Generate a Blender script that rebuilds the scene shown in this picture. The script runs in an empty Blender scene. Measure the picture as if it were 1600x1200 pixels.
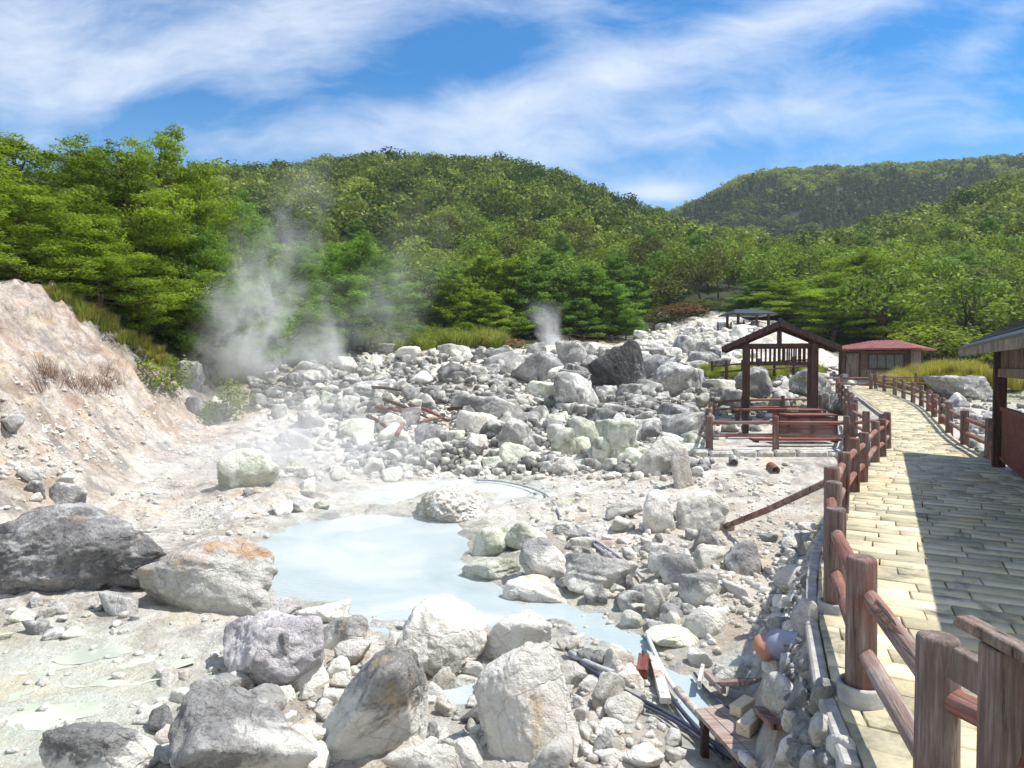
import bpy, bmesh, math, random
import numpy as np
from mathutils import Vector, Matrix, Euler

# ------------------------------------------------------------------ camera, world, sun, exposure
SC = bpy.context.scene
COL = SC.collection
F = 1067.0                      # focal length in pixels of the 1600 px wide photograph
CAM = np.array([0.0, 0.0, 1.7])
PITCH = math.atan(28.0 / F)
cam_d = bpy.data.cameras.new("camera")
cam_d.sensor_width = 36.0
cam_d.lens = 36.0 * F / 1600.0
cam_d.clip_start = 0.05
cam_d.clip_end = 9000
cam = bpy.data.objects.new("camera", cam_d)
COL.objects.link(cam)
cam.location = CAM
cam.rotation_euler = (math.pi / 2 - PITCH, 0, 0)
SC.camera = cam

SUN_AZ, SUN_EL = math.radians(80), math.radians(60)      # azimuth measured from +Y towards +X
sun_dir = Vector((math.sin(SUN_AZ) * math.cos(SUN_EL), math.cos(SUN_AZ) * math.cos(SUN_EL), math.sin(SUN_EL)))
sl = bpy.data.lights.new("sun", 'SUN')
sl.energy = 4.6
sl.angle = math.radians(0.5)
sl.color = (1.0, 0.955, 0.89)
so = bpy.data.objects.new("sun", sl)
COL.objects.link(so)
so.rotation_euler = (-sun_dir).to_track_quat('-Z', 'Y').to_euler()

SC.view_settings.view_transform = 'Standard'
SC.view_settings.look = 'None'
SC.view_settings.gamma = 1.0
SC.view_settings.exposure = 0.53
cy = SC.cycles
cy.use_denoising = True
cy.max_bounces = 6
cy.diffuse_bounces = 3
cy.glossy_bounces = 2
cy.transmission_bounces = 3
cy.transparent_max_bounces = 8
cy.volume_bounces = 2
cy.volume_step_rate = 1.0
cy.volume_max_steps = 96
cy.sample_clamp_indirect = 6.0


class NT:
    """small helper round a node tree"""
    def __init__(self, tree):
        self.t = tree
        self.n = tree.nodes
        self.l = tree.links

    def node(self, typ, ins=None, **props):
        nd = self.n.new(typ)
        for k, v in props.items():
            setattr(nd, k, v)
        if ins:
            for k, v in ins.items():
                s = nd.inputs[k]
                if isinstance(v, bpy.types.NodeSocket):
                    self.l.new(v, s)
                else:
                    s.default_value = v
        return nd

    def math(self, op, a, b=None, c=None, clamp=False):
        nd = self.n.new('ShaderNodeMath')
        nd.operation = op
        nd.use_clamp = clamp
        for i, v in enumerate((a, b, c)):
            if v is None:
                continue
            if isinstance(v, bpy.types.NodeSocket):
                self.l.new(v, nd.inputs[i])
            else:
                nd.inputs[i].default_value = v
        return nd.outputs[0]

    def vmath(self, op, a, b=None, scale=None):
        nd = self.n.new('ShaderNodeVectorMath')
        nd.operation = op
        for i, v in enumerate((a, b)):
            if v is None:
                continue
            if isinstance(v, bpy.types.NodeSocket):
                self.l.new(v, nd.inputs[i])
            else:
                nd.inputs[i].default_value = v
        if scale is not None:
            nd.inputs['Scale'].default_value = scale
        return nd.outputs[0]

    def noise(self, vec, scale, detail=4, rough=0.55, dist=0.0, out='Fac'):
        nd = self.node('ShaderNodeTexNoise', {'Scale': scale, 'Detail': detail, 'Roughness': rough, 'Distortion': dist})
        if vec is not None:
            self.l.new(vec, nd.inputs['Vector'])
        return nd.outputs[out]

    def ramp(self, fac, stops, interp='LINEAR'):
        nd = self.n.new('ShaderNodeValToRGB')
        nd.color_ramp.interpolation = interp
        els = nd.color_ramp.elements
        while len(els) < len(stops):
            els.new(0.5)
        for e, (p, c) in zip(els, stops):
            e.position = p
            e.color = (c, c, c, 1) if isinstance(c, (int, float)) else (*c, 1)
        self.l.new(fac, nd.inputs[0])
        return nd.outputs[0]

    def mix(self, fac, a, b, blend='MIX'):
        nd = self.n.new('ShaderNodeMix')
        nd.data_type = 'RGBA'
        nd.blend_type = blend
        for s, v in ((nd.inputs[0], fac), (nd.inputs[6], a), (nd.inputs[7], b)):
            if isinstance(v, bpy.types.NodeSocket):
                self.l.new(v, s)
            elif isinstance(v, tuple):
                s.default_value = (*v, 1) if len(v) == 3 else v
            else:
                s.default_value = v
        return nd.outputs[2]


# sky: Nishita plus high streaky cloud, laid out by direction
w = bpy.data.worlds.new("World")
SC.world = w
w.use_nodes = True
T = NT(w.node_tree)
T.n.clear()
sky = T.node('ShaderNodeTexSky', sky_type='NISHITA')
sky.sun_disc = False
sky.sun_elevation = SUN_EL
sky.sun_rotation = SUN_AZ
sky.air_density = 1.0
sky.dust_density = 0.3
sky.ozone_density = 2.2
hs = T.node('ShaderNodeHueSaturation', {'Hue': 0.5, 'Saturation': 1.75, 'Value': 1.34, 'Color': sky.outputs[0]})
tc = T.node('ShaderNodeTexCoord')
sep = T.node('ShaderNodeSeparateXYZ', {0: tc.outputs['Generated']})
yy = T.math('MAXIMUM', T.math('ABSOLUTE', sep.outputs[1]), 0.06)
A = T.math('DIVIDE', sep.outputs[0], yy)
E = T.math('DIVIDE', sep.outputs[2], yy)


def sky_blob(px, py, rx, ry, rot, amp):
    a0, e0 = (px - 800) / F, (572 - py) / F
    dx = T.math('SUBTRACT', A, a0)
    dy = T.math('SUBTRACT', E, e0)
    c, s = math.cos(rot), math.sin(rot)
    u = T.math('ADD', T.math('MULTIPLY', dx, c * F / rx), T.math('MULTIPLY', dy, s * F / rx))
    v = T.math('ADD', T.math('MULTIPLY', dx, -s * F / ry), T.math('MULTIPLY', dy, c * F / ry))
    r2 = T.math('ADD', T.math('MULTIPLY', u, u), T.math('MULTIPLY', v, v))
    return T.math('MULTIPLY', T.math('EXPONENT', T.math('MULTIPLY', r2, -1.0)), amp)


blobs = [(20, 60, 210, 130, 0.35, 0.62), (120, 170, 170, 40, 0.5, 0.28), (400, 70, 250, 70, 0.22, 0.60), (560, -10, 180, 70, 0.3, .3),
         (900, 135, 330, 48, 0.28, 0.50), (1270, 25, 280, 42, 0.32, 0.44), (860, 5, 150, 50, -.6, .36), (560, 200, 330, 50, 0.12, 0.34),
         (830, 230, 300, 40, 0.1, .34), (1150, 185, 420, 45, 0.2, 0.30), (1180, 290, 320, 40, 0.0, 0.42), (1030, 302, 60, 16, 0, .5), (1540, 60, 120, 30, 0.7, 0.28),
         (1420, 200, 300, 50, 0.1, 0.22), (800, -220, 900, 120, 0, .3), (-500, 150, 400, 200, 0, .4), (2200, 150, 400, 200, 0, .35), (250, 175, 120, 30, .2, -.25), (720, 95, 120, 40, -.2, -.3), (1480,110,120,40,.3,-.12)]
acc = None
for b in blobs:
    o_ = sky_blob(*b)
    acc = o_ if acc is None else T.math('ADD', acc, o_)
cv = T.node('ShaderNodeCombineXYZ', {0: A, 1: E, 2: 0.0})
warp = T.noise(cv.outputs[0], 2.2, 3, 0.5, out='Color')
wv = T.vmath('ADD', cv.outputs[0], T.vmath('SCALE', T.vmath('SUBTRACT', warp, (0.5, 0.5, 0.5)), scale=0.22))
mp = T.node('ShaderNodeMapping', {'Vector': wv, 'Rotation': (0, 0, math.radians(-24)), 'Scale': (1.7, 8.0, 1.0)})
n1 = T.noise(mp.outputs[0], 1.7, 8, 0.6)
n2 = T.noise(T.node('ShaderNodeMapping', {'Vector': wv, 'Rotation': (0, 0, math.radians(-20)), 'Scale': (.55, 1.5, 1)}).outputs[0], 13.0, 8, 0.66)
nn = T.math('ADD', T.math('MULTIPLY', n1, 0.55), T.math('MULTIPLY', n2, 0.45))
dens = T.math('ADD', acc, T.math('MULTIPLY', T.math('SUBTRACT', nn, 0.48), 1.7))
dens = T.ramp(dens, [(0.0, 0.0), (0.12, 0.08), (0.40, 0.34), (0.70, 0.66), (1.0, 0.90)])
cloudcol = T.mix(n2, (7.0, 7.7, 8.8), (9.6, 9.9, 10.4))
veil = T.ramp(E, [(0.0, 0.50), (0.20, 0.24), (0.42, 0.03)])
dens2 = T.math('MAXIMUM', T.math('MULTIPLY', dens, 0.93), veil)
rear = T.math('MULTIPLY', T.math('SUBTRACT', 0.08, sep.outputs[1]), 3.0, clamp=True)      # unseen white cloud added behind the standpoint to neutralise the blue fill
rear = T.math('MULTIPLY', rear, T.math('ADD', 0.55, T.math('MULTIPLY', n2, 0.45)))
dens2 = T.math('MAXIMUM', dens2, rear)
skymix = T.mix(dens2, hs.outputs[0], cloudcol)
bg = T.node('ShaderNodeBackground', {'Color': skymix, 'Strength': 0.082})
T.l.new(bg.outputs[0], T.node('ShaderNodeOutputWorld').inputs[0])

# ------------------------------------------------------------------ noise
RNG = np.random.default_rng(7)
random.seed(7)
_perm = RNG.permutation(4096)
_grad = RNG.normal(size=(4096, 3))
_grad /= np.linalg.norm(_grad, axis=1)[:, None]


def pnoise(p):
    """gradient noise, p (n,3) -> about -0.7..0.7"""
    i = np.floor(p).astype(np.int64)
    f = p - i
    u = f * f * f * (f * (f * 6 - 15) + 10)
    out = np.zeros(len(p))
    for dx in (0, 1):
        for dy in (0, 1):
            for dz in (0, 1):
                h = _perm[(i[:, 2] + dz) & 4095]
                h = _perm[(h + i[:, 1] + dy) & 4095]
                h = _perm[(h + i[:, 0] + dx) & 4095]
                g = _grad[h]
                d = f - np.array([dx, dy, dz])
                wgt = (u[:, 0] if dx else 1 - u[:, 0]) * (u[:, 1] if dy else 1 - u[:, 1]) * (u[:, 2] if dz else 1 - u[:, 2])
                out += wgt * (g * d).sum(1)
    return out


def fbm(p, octs=5, gain=0.5, lac=2.03, ridged=False):
    a, s, amp = np.zeros(len(p)), 1.0, 1.0
    for k in range(octs):
        v = pnoise(p * s + 17.3 * k)
        a += amp * ((0.35 - np.abs(v) * 1.4) if ridged else v)
        s *= lac
        amp *= gain
    return a


def sstep(a, b, x):
    t = np.clip((x - a) / (b - a), 0, 1)
    return t * t * (3 - 2 * t)


# ------------------------------------------------------------------ projection helpers
CP, SP = math.cos(PITCH), math.sin(PITCH)


def P(px, py, d):
    """a point at depth d metres in front of the standpoint"""
    a, b = (px - 800) / F, -(py - 600) / F
    return np.array([a * d, d * (CP + b * SP), CAM[2] + d * (-SP + b * CP)])


# path edges (x, y), from behind the standpoint to the far hut
PL = np.array([(3.6, -5.0), (2.8, -2.0), (2.2, -0.2), (1.75, 1.1), (1.36, 2.34), (1.65, 3.45), (2.12, 4.71), (2.68, 5.93), (3.02, 6.54),
               (3.76, 7.92), (4.54, 9.2), (5.06, 10.0), (6.35, 12.07), (6.86, 12.8), (7.56, 13.9), (9.1, 16.5), (10.5, 19.0), (12.0, 22.0), (13.2, 25.0),
               (14.4, 28.0), (15.5, 31.0), (16.5, 33.5), (17.6, 36.0)])
PR = np.array([(6.0, -5.0), (5.2, -2.2), (4.6, -0.6), (4.1, 0.3), (3.64, 1.1), (3.95, 2.2), (4.40, 3.46), (4.96, 4.68), (5.30, 5.29),
               (6.04, 6.67), (6.80, 7.95), (7.2, 8.83), (8.10, 11.1), (8.45, 11.9), (9.0, 13.1), (10.3, 15.9), (11.7, 18.4), (13.3, 21.3), (14.7, 24.4),
               (15.9, 27.4), (16.9, 30.4), (17.7, 33.1), (18.8, 35.6)])
ZK_Y = np.array([-10, 12.7, 14.5, 16.7, 18.8, 21, 23, 25, 26.8, 28.5, 30.3, 32, 33.5, 40])
ZK_Z = np.array([0, 0.0, .03, .07, .11, .145, .19, .25, .32, .38, .48, .54, .6, .75])


def zpath(y):
    return np.interp(y, ZK_Y, ZK_Z)


def seg_dist(x, y, poly):
    """signed distance to a polyline, positive to the right of its direction; and |distance|"""
    best = np.full(x.shape, 1e9)
    sgn = np.ones(x.shape)
    for (x0, y0), (x1, y1) in zip(poly[:-1], poly[1:]):
        dx, dy = x1 - x0, y1 - y0
        L = dx * dx + dy * dy
        t = np.clip(((x - x0) * dx + (y - y0) * dy) / L, 0, 1)
        qx, qy = x - (x0 + t * dx), y - (y0 + t * dy)
        d = np.hypot(qx, qy)
        s = np.where(dx * qy - dy * qx > 0, -1.0, 1.0)
        m = d < best
        best = np.where(m, d, best)
        sgn = np.where(m, s, sgn)
    return best * sgn


def inside(x, y, poly):
    c = np.zeros(x.shape, bool)
    n = len(poly)
    for i in range(n):
        x0, y0 = poly[i]
        x1, y1 = poly[(i + 1) % n]
        m = ((y0 > y) != (y1 > y))
        with np.errstate(divide='ignore', invalid='ignore'):
            xi = (x1 - x0) * (y - y0) / (y1 - y0) + x0
        c ^= m & (x < xi)
    return c


WZ = -1.0


def plane_pt(px, py, z):
    a, b = (px - 800) / F, -(py - 600) / F
    d = (z - CAM[2]) / (-SP + b * CP)
    return a * d, d * (CP + b * SP)


POOL_PX = [(385, 850), (440, 824), (500, 812), (580, 803), (640, 806), (700, 812), (728, 826), (733, 845),
           (735, 880), (770, 905), (800, 932), (880, 940), (945, 958), (1000, 995), (1045, 1022), (1080, 1050), (1112, 1110), (1120, 1150), (1075, 1140), (1040, 1088),
           (1000, 1040), (950, 1005), (880, 978), (800, 972), (700, 985), (640, 978), (585, 970), (520, 950), (430, 935), (390, 890)]
POOL2_PX = [(690, 1060), (760, 1050), (790, 1075), (760, 1100), (700, 1105), (665, 1085)]
POOL3_PX = [(560, 764), (640, 752), (720, 748), (800, 751), (842, 762), (812, 780), (770, 792), (760, 772), (690, 766), (640, 780), (610, 792), (545, 784)]
POOL = np.array([plane_pt(a, b, WZ) for a, b in POOL_PX])
POOL2 = np.array([plane_pt(a, b, WZ) for a, b in POOL2_PX])

POOL3 = np.array([plane_pt(a, b, WZ) for a, b in POOL3_PX])
POOLC3 = np.vstack([POOL3, POOL3[:1]])
POOLC, POOLC2 = np.vstack([POOL, POOL[:1]]), np.vstack([POOL2, POOL2[:1]])
# skyline of the hills, as (px, py) seen over the tree tops; turned into crest heights at their real distance
SK1 = np.array([(-900, 330), (-300, 300), (0, 270), (340, 256), (430, 252), (520, 243), (620, 236), (780, 241), (870, 262), (960, 298), (1040, 328), (1110, 350),
                (1190, 370), (1250, 362), (1330, 347), (1400, 328), (1500, 297), (1600, 264), (1900, 200), (2400, 180)])
SK2 = np.array([(-900, 420), (800, 420), (940, 395), (1000, 350), (1040, 324), (1100, 291), (1150, 263), (1200, 253), (1350, 246), (1450, 240), (1600, 232), (2000, 215), (2400, 210)])
Y1, Y2 = 250.0, 440.0
BX = np.array([0, 12, 16, 20, 26, 34, 45, 60, 75])
BZL = np.array([-.9, -.85, -.72, -.35, .3, 1.3, 2.65, 4.2, 7.5])
BZR = np.array([-.8, -.75, -.55, -.25, .05, .3, .9, 4.0, 8.5])
BZM = np.array([-.9, -.8, -.62, -.3, .1, .9, 3.2, 5.6, 9.0])


def terrain(x, y, detail=True):
    """height of the ground"""
    x = np.asarray(x, float)
    y = np.asarray(y, float)
    yc = np.maximum(y, 0.5)
    u = x / yc
    px = 800 + F * np.clip(u, -2.2, 2.2)
    bl, bm, br = np.interp(yc, BX, BZL), np.interp(yc, BX, BZM), np.interp(yc, BX, BZR)
    wm = sstep(.16, .30, u)
    wr = sstep(.36, .5, u)
    z = (bl * (1 - wm) + bm * wm) * (1 - wr) + br * wr
    # pale knoll carrying the small far shelter
    z = z + 0.1 * np.exp(-((x - 17.5) / 7.5) ** 2 - ((y - 54) / 7.0) ** 2)
    # left bank
    th = 6.95 + 0.27 * np.clip(y - 12, 0, 60)
    q = np.maximum(0, -x - th)
    bank = np.where(q < 1.0, q * q * 0.55, 0.55 + (q - 1.0) * 1.15)
    bank = np.minimum(bank, 3.75 + 0.10 * np.maximum(0, -x - 10))
    bank = bank * sstep(2.0, 12.0, y + 0.25 * (-x - 7)) * (1 - sstep(40, 60, y))
    bw = np.clip(bank, 0, 1.5) / 1.5 * (x < -5)
    z = z + np.where(x < -5, bank, 0)
    # hills
    c1 = CAM[2] + (572 - np.interp(px, SK1[:, 0], SK1[:, 1])) / F * Y1 - 12.5
    c2 = CAM[2] + (572 - np.interp(px, SK2[:, 0], SK2[:, 1])) / F * Y2 - 12.0
    t = np.clip((yc - 75) / (Y1 - 75), 0, 1)
    zb = z
    h1 = zb + (c1 - zb) * (0.30 * t + 0.70 * t ** 1.25 * (2 - t ** 1.25)) if True else zb
    zh = np.where(yc > 75, h1, z)
    val = c1 - 12 - 0.12 * np.abs(c1)
    t2 = sstep(0, 1, (yc - Y1) / 55)
    zh = np.where(yc > Y1, c1 + (val - c1) * t2, zh)
    t3 = sstep(0, 1, (yc - Y1 - 40) / (Y2 - Y1 - 40))
    zh = np.where(yc > Y1 + 40, zh + (np.maximum(c2, val) - zh) * t3, zh)
    t4 = sstep(0, 1, (yc - Y2) / 300)
    zh = np.where(yc > Y2, zh * (1 - t4) + t4 * -30, zh)
    z = zh
    p = np.stack([x, y, np.zeros_like(x)], -1).reshape(-1, 3)
    if detail:
        big = fbm(p * 0.035, 3).reshape(x.shape)
        z = z + big * 3.5 * sstep(70, 130, yc)
        med = fbm(p * 0.33 + 5, 4).reshape(x.shape)
        near = 1 - sstep(60, 110, yc)
        amp = 0.34 + 0.5 * sstep(17, 24, yc) * (1 - wr)
        pr_ = np.stack([x * .8, y * .8, np.zeros_like(x)], -1).reshape(-1, 3)
        z = z + bw * near * (fbm(pr_ + 31, 4, .55, ridged=True).reshape(x.shape) * .60 + np.sin(x * 2.2 + y * 1.1 + med * 6) * .05)
        fl = np.exp(-((x - 3.2) / 2.0) ** 2 - ((y - 10) / 4.2) ** 2)          # smoother flat by the walk
        z = z + med * amp * near * (1 - .6 * fl)
        fine = fbm(p * 2.3 + 11, 4, 0.55, ridged=True).reshape(x.shape)
        z = z + fine * 0.10 * near * (1 - .6 * fl)
        mud = np.exp(-(np.hypot(x + 3.9, (y - 5.3) * 1.2) / 1.9) ** 4)
        z = z * (1 - mud * .85) + mud * .85 * (-0.93)
    # enclosure platform under the left shelter
    e = inside(x, y, [(4.4, 15.9), (9.3, 15.9), (12.2, 21.5), (12.9, 28.0), (7.4, 28.0)])
    z = np.where(e, np.clip(z, -0.3, -0.2), z)
    fr_ = sstep(13.6, 15.6, y) * (y < 15.9) * (x > 3.8) * (x < 9)
    z = z + (np.maximum(z, -.40) - z) * fr_
    # pools
    ma, da = inside(x, y, POOL), np.abs(seg_dist(x, y, POOLC))
    mb_, db = inside(x, y, POOL2), np.abs(seg_dist(x, y, POOLC2))
    mc, dc = inside(x, y, POOL3), np.abs(seg_dist(x, y, POOLC3))
    m, d = ma | mb_ | mc, np.minimum(np.minimum(da, db), dc)
    fr = fbm(p * 1.4, 3).reshape(x.shape)
    rim = WZ + 0.015 + 0.12 * np.minimum(d, 4) + fr * 0.13 * np.minimum(1, .25 + d * 2) + fbm(p * 5.0 + 3, 3).reshape(x.shape) * .03
    zo = np.where(d < 1.3, z + (np.minimum(z, rim) - z) * sstep(1.3, 0.6, d), np.maximum(z, WZ + .03))
    zo = np.where((d > .28) | (y < 6.6), np.maximum(zo, WZ + .02 + .02 * np.minimum(d, 1)), zo)
    z = np.where(m, np.where(d < .35, WZ + .015 - d * .25 + fr * .10, WZ - .06 - np.minimum(d * .3, .3)), zo)
    # the walk and the terrace under the right shelter
    sl_ = seg_dist(x, y, PL)
    sr_ = seg_dist(x, y, PR)
    zp = zpath(y) - 0.11
    onp = (sl_ > 0) & (y < 38)
    k = sstep(-0.55, -0.06, sl_)
    lowk = np.where(y < 38, k, 0)
    z = np.where(onp, np.where(sr_ < 0.9, zp, zp + (z - zp) * sstep(.9, 3.0, sr_)), z + (zp - z) * lowk * (sl_ > -0.55))
    return z


# the ground sheet is a polar grid round the standpoint, out past the hills; heights are looked up on it
ang_f = np.linspace(math.radians(-58), math.radians(58), 760)
ang_b = np.linspace(math.radians(58), math.radians(302), 90)[1:-1]
ang = np.concatenate([ang_f, ang_b])
rad_ = np.concatenate([[0.25, 0.6], np.geomspace(1.0, 120, 520), np.geomspace(122, 640, 170), [800, 1200, 2200, 4500]])
AA, RR = np.meshgrid(ang, rad_)
gx, gy = np.sin(AA) * RR, np.cos(AA) * RR
GZ = terrain(gx, gy)
GZ = np.where(gy < 0.4, np.clip(GZ, -3, 3), GZ)
GZ[-4:] = -30


def gh(x, y):
    """height of the ground sheet itself, in front of the standpoint"""
    x, y = np.asarray(x, float), np.asarray(y, float)
    a_ = np.clip((np.arctan2(x, y) - ang_f[0]) / (ang_f[1] - ang_f[0]), 0, 758.999)
    r_ = np.clip(np.interp(np.hypot(x, y), rad_, np.arange(len(rad_))), 0, len(rad_) - 1.001)
    i, j = r_.astype(int), a_.astype(int)
    fi, fj = r_ - i, a_ - j
    return (GZ[i, j] * (1 - fi) + GZ[i + 1, j] * fi) * (1 - fj) + (GZ[i, j + 1] * (1 - fi) + GZ[i + 1, j + 1] * fi) * fj


def gz(x, y):
    return float(gh(x, y))


_ds = np.geomspace(1.6, 140, 500)


def hit(px, py):
    """first ground point along a line of sight"""
    o = CAM
    v = P(px, py, 1.0) - CAM
    q = o[None] + v[None] * _ds[:, None]
    t = gh(q[:, 0], q[:, 1])
    b = np.nonzero(q[:, 2] < t)[0]
    i = b[0] if len(b) else len(_ds) - 1
    i0 = max(i - 1, 0)
    lo, hi = _ds[i0], _ds[i]
    for _ in range(8):
        m = (lo + hi) / 2
        r = o + v * m
        if r[2] < gz(r[0], r[1]):
            hi = m
        else:
            lo = m
    return o + v * hi, hi


# ------------------------------------------------------------------ object helpers
def mesh_np(name, verts, faces, smooth=False, attrs=None):
    """faces: (m,k) array or list of such arrays"""
    if not isinstance(faces, list):
        faces = [faces]
    me = bpy.data.meshes.new(name)
    verts = np.ascontiguousarray(verts, dtype=np.float32)
    me.vertices.add(len(verts))
    me.vertices.foreach_set('co', verts.ravel())
    loops = np.concatenate([f.ravel() for f in faces]).astype(np.int32)
    cnt = np.concatenate([np.full(len(f), f.shape[1], np.int32) for f in faces])
    st = np.concatenate([[0], np.cumsum(cnt)[:-1]]).astype(np.int32)
    me.loops.add(len(loops))
    me.loops.foreach_set('vertex_index', loops)
    me.polygons.add(len(cnt))
    me.polygons.foreach_set('loop_start', st)
    me.polygons.foreach_set('loop_total', cnt)
    if smooth:
        me.polygons.foreach_set('use_smooth', np.ones(len(cnt), bool))
    if attrs:
        for k, (dom, typ, val) in attrs.items():
            at = me.attributes.new(k, typ, dom)
            at.data.foreach_set('color' if typ == 'FLOAT_COLOR' else 'value', np.ascontiguousarray(val, dtype=np.float32).ravel())
    me.update(calc_edges=True)
    return me


def obj(name, me, mat=None, parent=None, loc=None, rot=None, scale=None):
    o = bpy.data.objects.new(name, me)
    COL.objects.link(o)
    if mat is not None and me is not None and len(me.materials) == 0:
        me.materials.append(mat)
    if parent is not None:
        o.parent = parent
    if loc is not None:
        o.location = loc
    if rot is not None:
        o.rotation_euler = rot
    if scale is not None:
        o.scale = scale
    return o


def tag(o, label, cat, group=None, kind=None):
    o['label'] = label
    o['category'] = cat
    if group:
        o['group'] = group
    if kind:
        o['kind'] = kind
    return o


def thing(name, label, cat, loc=(0, 0, 0), rotz=0.0, group=None):
    o = bpy.data.objects.new(name, None)
    COL.objects.link(o)
    o.location = loc
    o.rotation_euler = (0, 0, rotz)
    o.empty_display_size = 0.2
    return tag(o, label, cat, group)


class MB:
    """collects simple solids into one mesh"""
    def __init__(self):
        self.v, self.f = [], []

    def add(self, vs, fs):
        b = len(self.v)
        self.v += [tuple(float(c) for c in q) for q in vs]
        self.f += [tuple(i + b for i in f) for f in fs]
        return self

    def box(self, lo, hi, M=None, ch=0.0):
        x0, y0, z0 = lo
        x1, y1, z1 = hi
        if ch <= 0:
            vs = [(x0, y0, z0), (x1, y0, z0), (x1, y1, z0), (x0, y1, z0), (x0, y0, z1), (x1, y0, z1), (x1, y1, z1), (x0, y1, z1)]
            fs = [(0, 3, 2, 1), (4, 5, 6, 7), (0, 1, 5, 4), (1, 2, 6, 5), (2, 3, 7, 6), (3, 0, 4, 7)]
        else:
            c = min(ch, (x1 - x0) * .4, (y1 - y0) * .4, (z1 - z0) * .4)
            def ring(z, i):
                return [(x0 + i, y0 + c, z), (x0 + c, y0 + i, z), (x1 - c, y0 + i, z), (x1 - i, y0 + c, z), (x1 - i, y1 - c, z), (x1 - c, y1 - i, z), (x0 + c, y1 - i, z), (x0 + i, y1 - c, z)]
            vs = ring(z0, c * .7) + ring(z0 + c, 0) + ring(z1 - c, 0) + ring(z1, c * .7)
            fs = [tuple(range(7, -1, -1)), tuple(range(24, 32))]
            for k in range(3):
                for i in range(8):
                    j = (i + 1) % 8
                    fs.append((k * 8 + i, k * 8 + j, k * 8 + 8 + j, k * 8 + 8 + i))
        if M is not None:
            vs = [tuple(M @ Vector(q)) for q in vs]
        return self.add(vs, fs)

    def bar(self, a, b, w_, h_, ch=0.006, up=(0, 0, 1)):
        a, b = Vector(a), Vector(b)
        d = b - a
        L = d.length
        z = d.normalized()
        upv = Vector(up)
        if abs(z.dot(upv)) > .98:
            upv = Vector((1, 0, 0))
        x = upv.cross(z).normalized()
        y = z.cross(x)
        M = Matrix(((x.x, y.x, z.x, a.x), (x.y, y.y, z.y, a.y), (x.z, y.z, z.z, a.z), (0, 0, 0, 1)))
        return self.box((-w_ / 2, -h_ / 2, 0), (w_ / 2, h_ / 2, L), M, ch)

    def tube(self, pts, rad, n=10, cap=True):
        pts = [Vector(p) for p in pts]
        if not hasattr(rad, '__len__'):
            rad = [rad] * len(pts)
        rings = []
        ref = Vector((0.31, 0.17, 0.93))
        for i, p in enumerate(pts):
            t = (pts[min(i + 1, len(pts) - 1)] - pts[max(i - 1, 0)]).normalized()
            x = ref.cross(t)
            if x.length < 0.1:
                x = Vector((1, 0, 0)).cross(t)
            x.normalize()
            y = t.cross(x)
            rings.append([p + (x * math.cos(a) + y * math.sin(a)) * rad[i] for a in [2 * math.pi * k / n for k in range(n)]])
        vs = [q for r in rings for q in r]
        fs = []
        for i in range(len(pts) - 1):
            for k in range(n):
                j = (k + 1) % n
                fs.append((i * n + k, i * n + j, i * n + n + j, i * n + n + k))
        if cap:
            fs.append(tuple(range(n - 1, -1, -1)))
            fs.append(tuple((len(pts) - 1) * n + k for k in range(n)))
        return self.add(vs, fs)

    def mesh(self, name, smooth=False):
        me = bpy.data.meshes.new(name)
        me.from_pydata(self.v, [], self.f)
        if smooth:
            me.polygons.foreach_set('use_smooth', [len(p.vertices) <= 4 for p in me.polygons])
        me.update()
        return me

    def build(self, name, mat, parent=None, smooth=False, **k):
        return obj(name, self.mesh(name, smooth), mat, parent, **k)


# ------------------------------------------------------------------ materials
def new_mat(name):
    m = bpy.data.materials.new(name)
    m.use_nodes = True
    t = NT(m.node_tree)
    t.n.clear()
    return m, t


def finish(t, color, rough=0.8, bump=None, bstr=0.5, bdist=0.02, spec=0.3, extra=None):
    b = t.node('ShaderNodeBsdfPrincipled')
    for k, v in (('Base Color', color), ('Roughness', rough), ('Specular IOR Level', spec)):
        if isinstance(v, bpy.types.NodeSocket):
            t.l.new(v, b.inputs[k])
        else:
            b.inputs[k].default_value = (*v, 1) if isinstance(v, tuple) else v
    if bump is not None:
        bn = t.node('ShaderNodeBump', {'Strength': bstr, 'Distance': bdist, 'Height': bump})
        t.l.new(bn.outputs[0], b.inputs['Normal'])
    out = t.node('ShaderNodeOutputMaterial')
    t.l.new(b.outputs[0], out.inputs[0])
    return b


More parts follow.
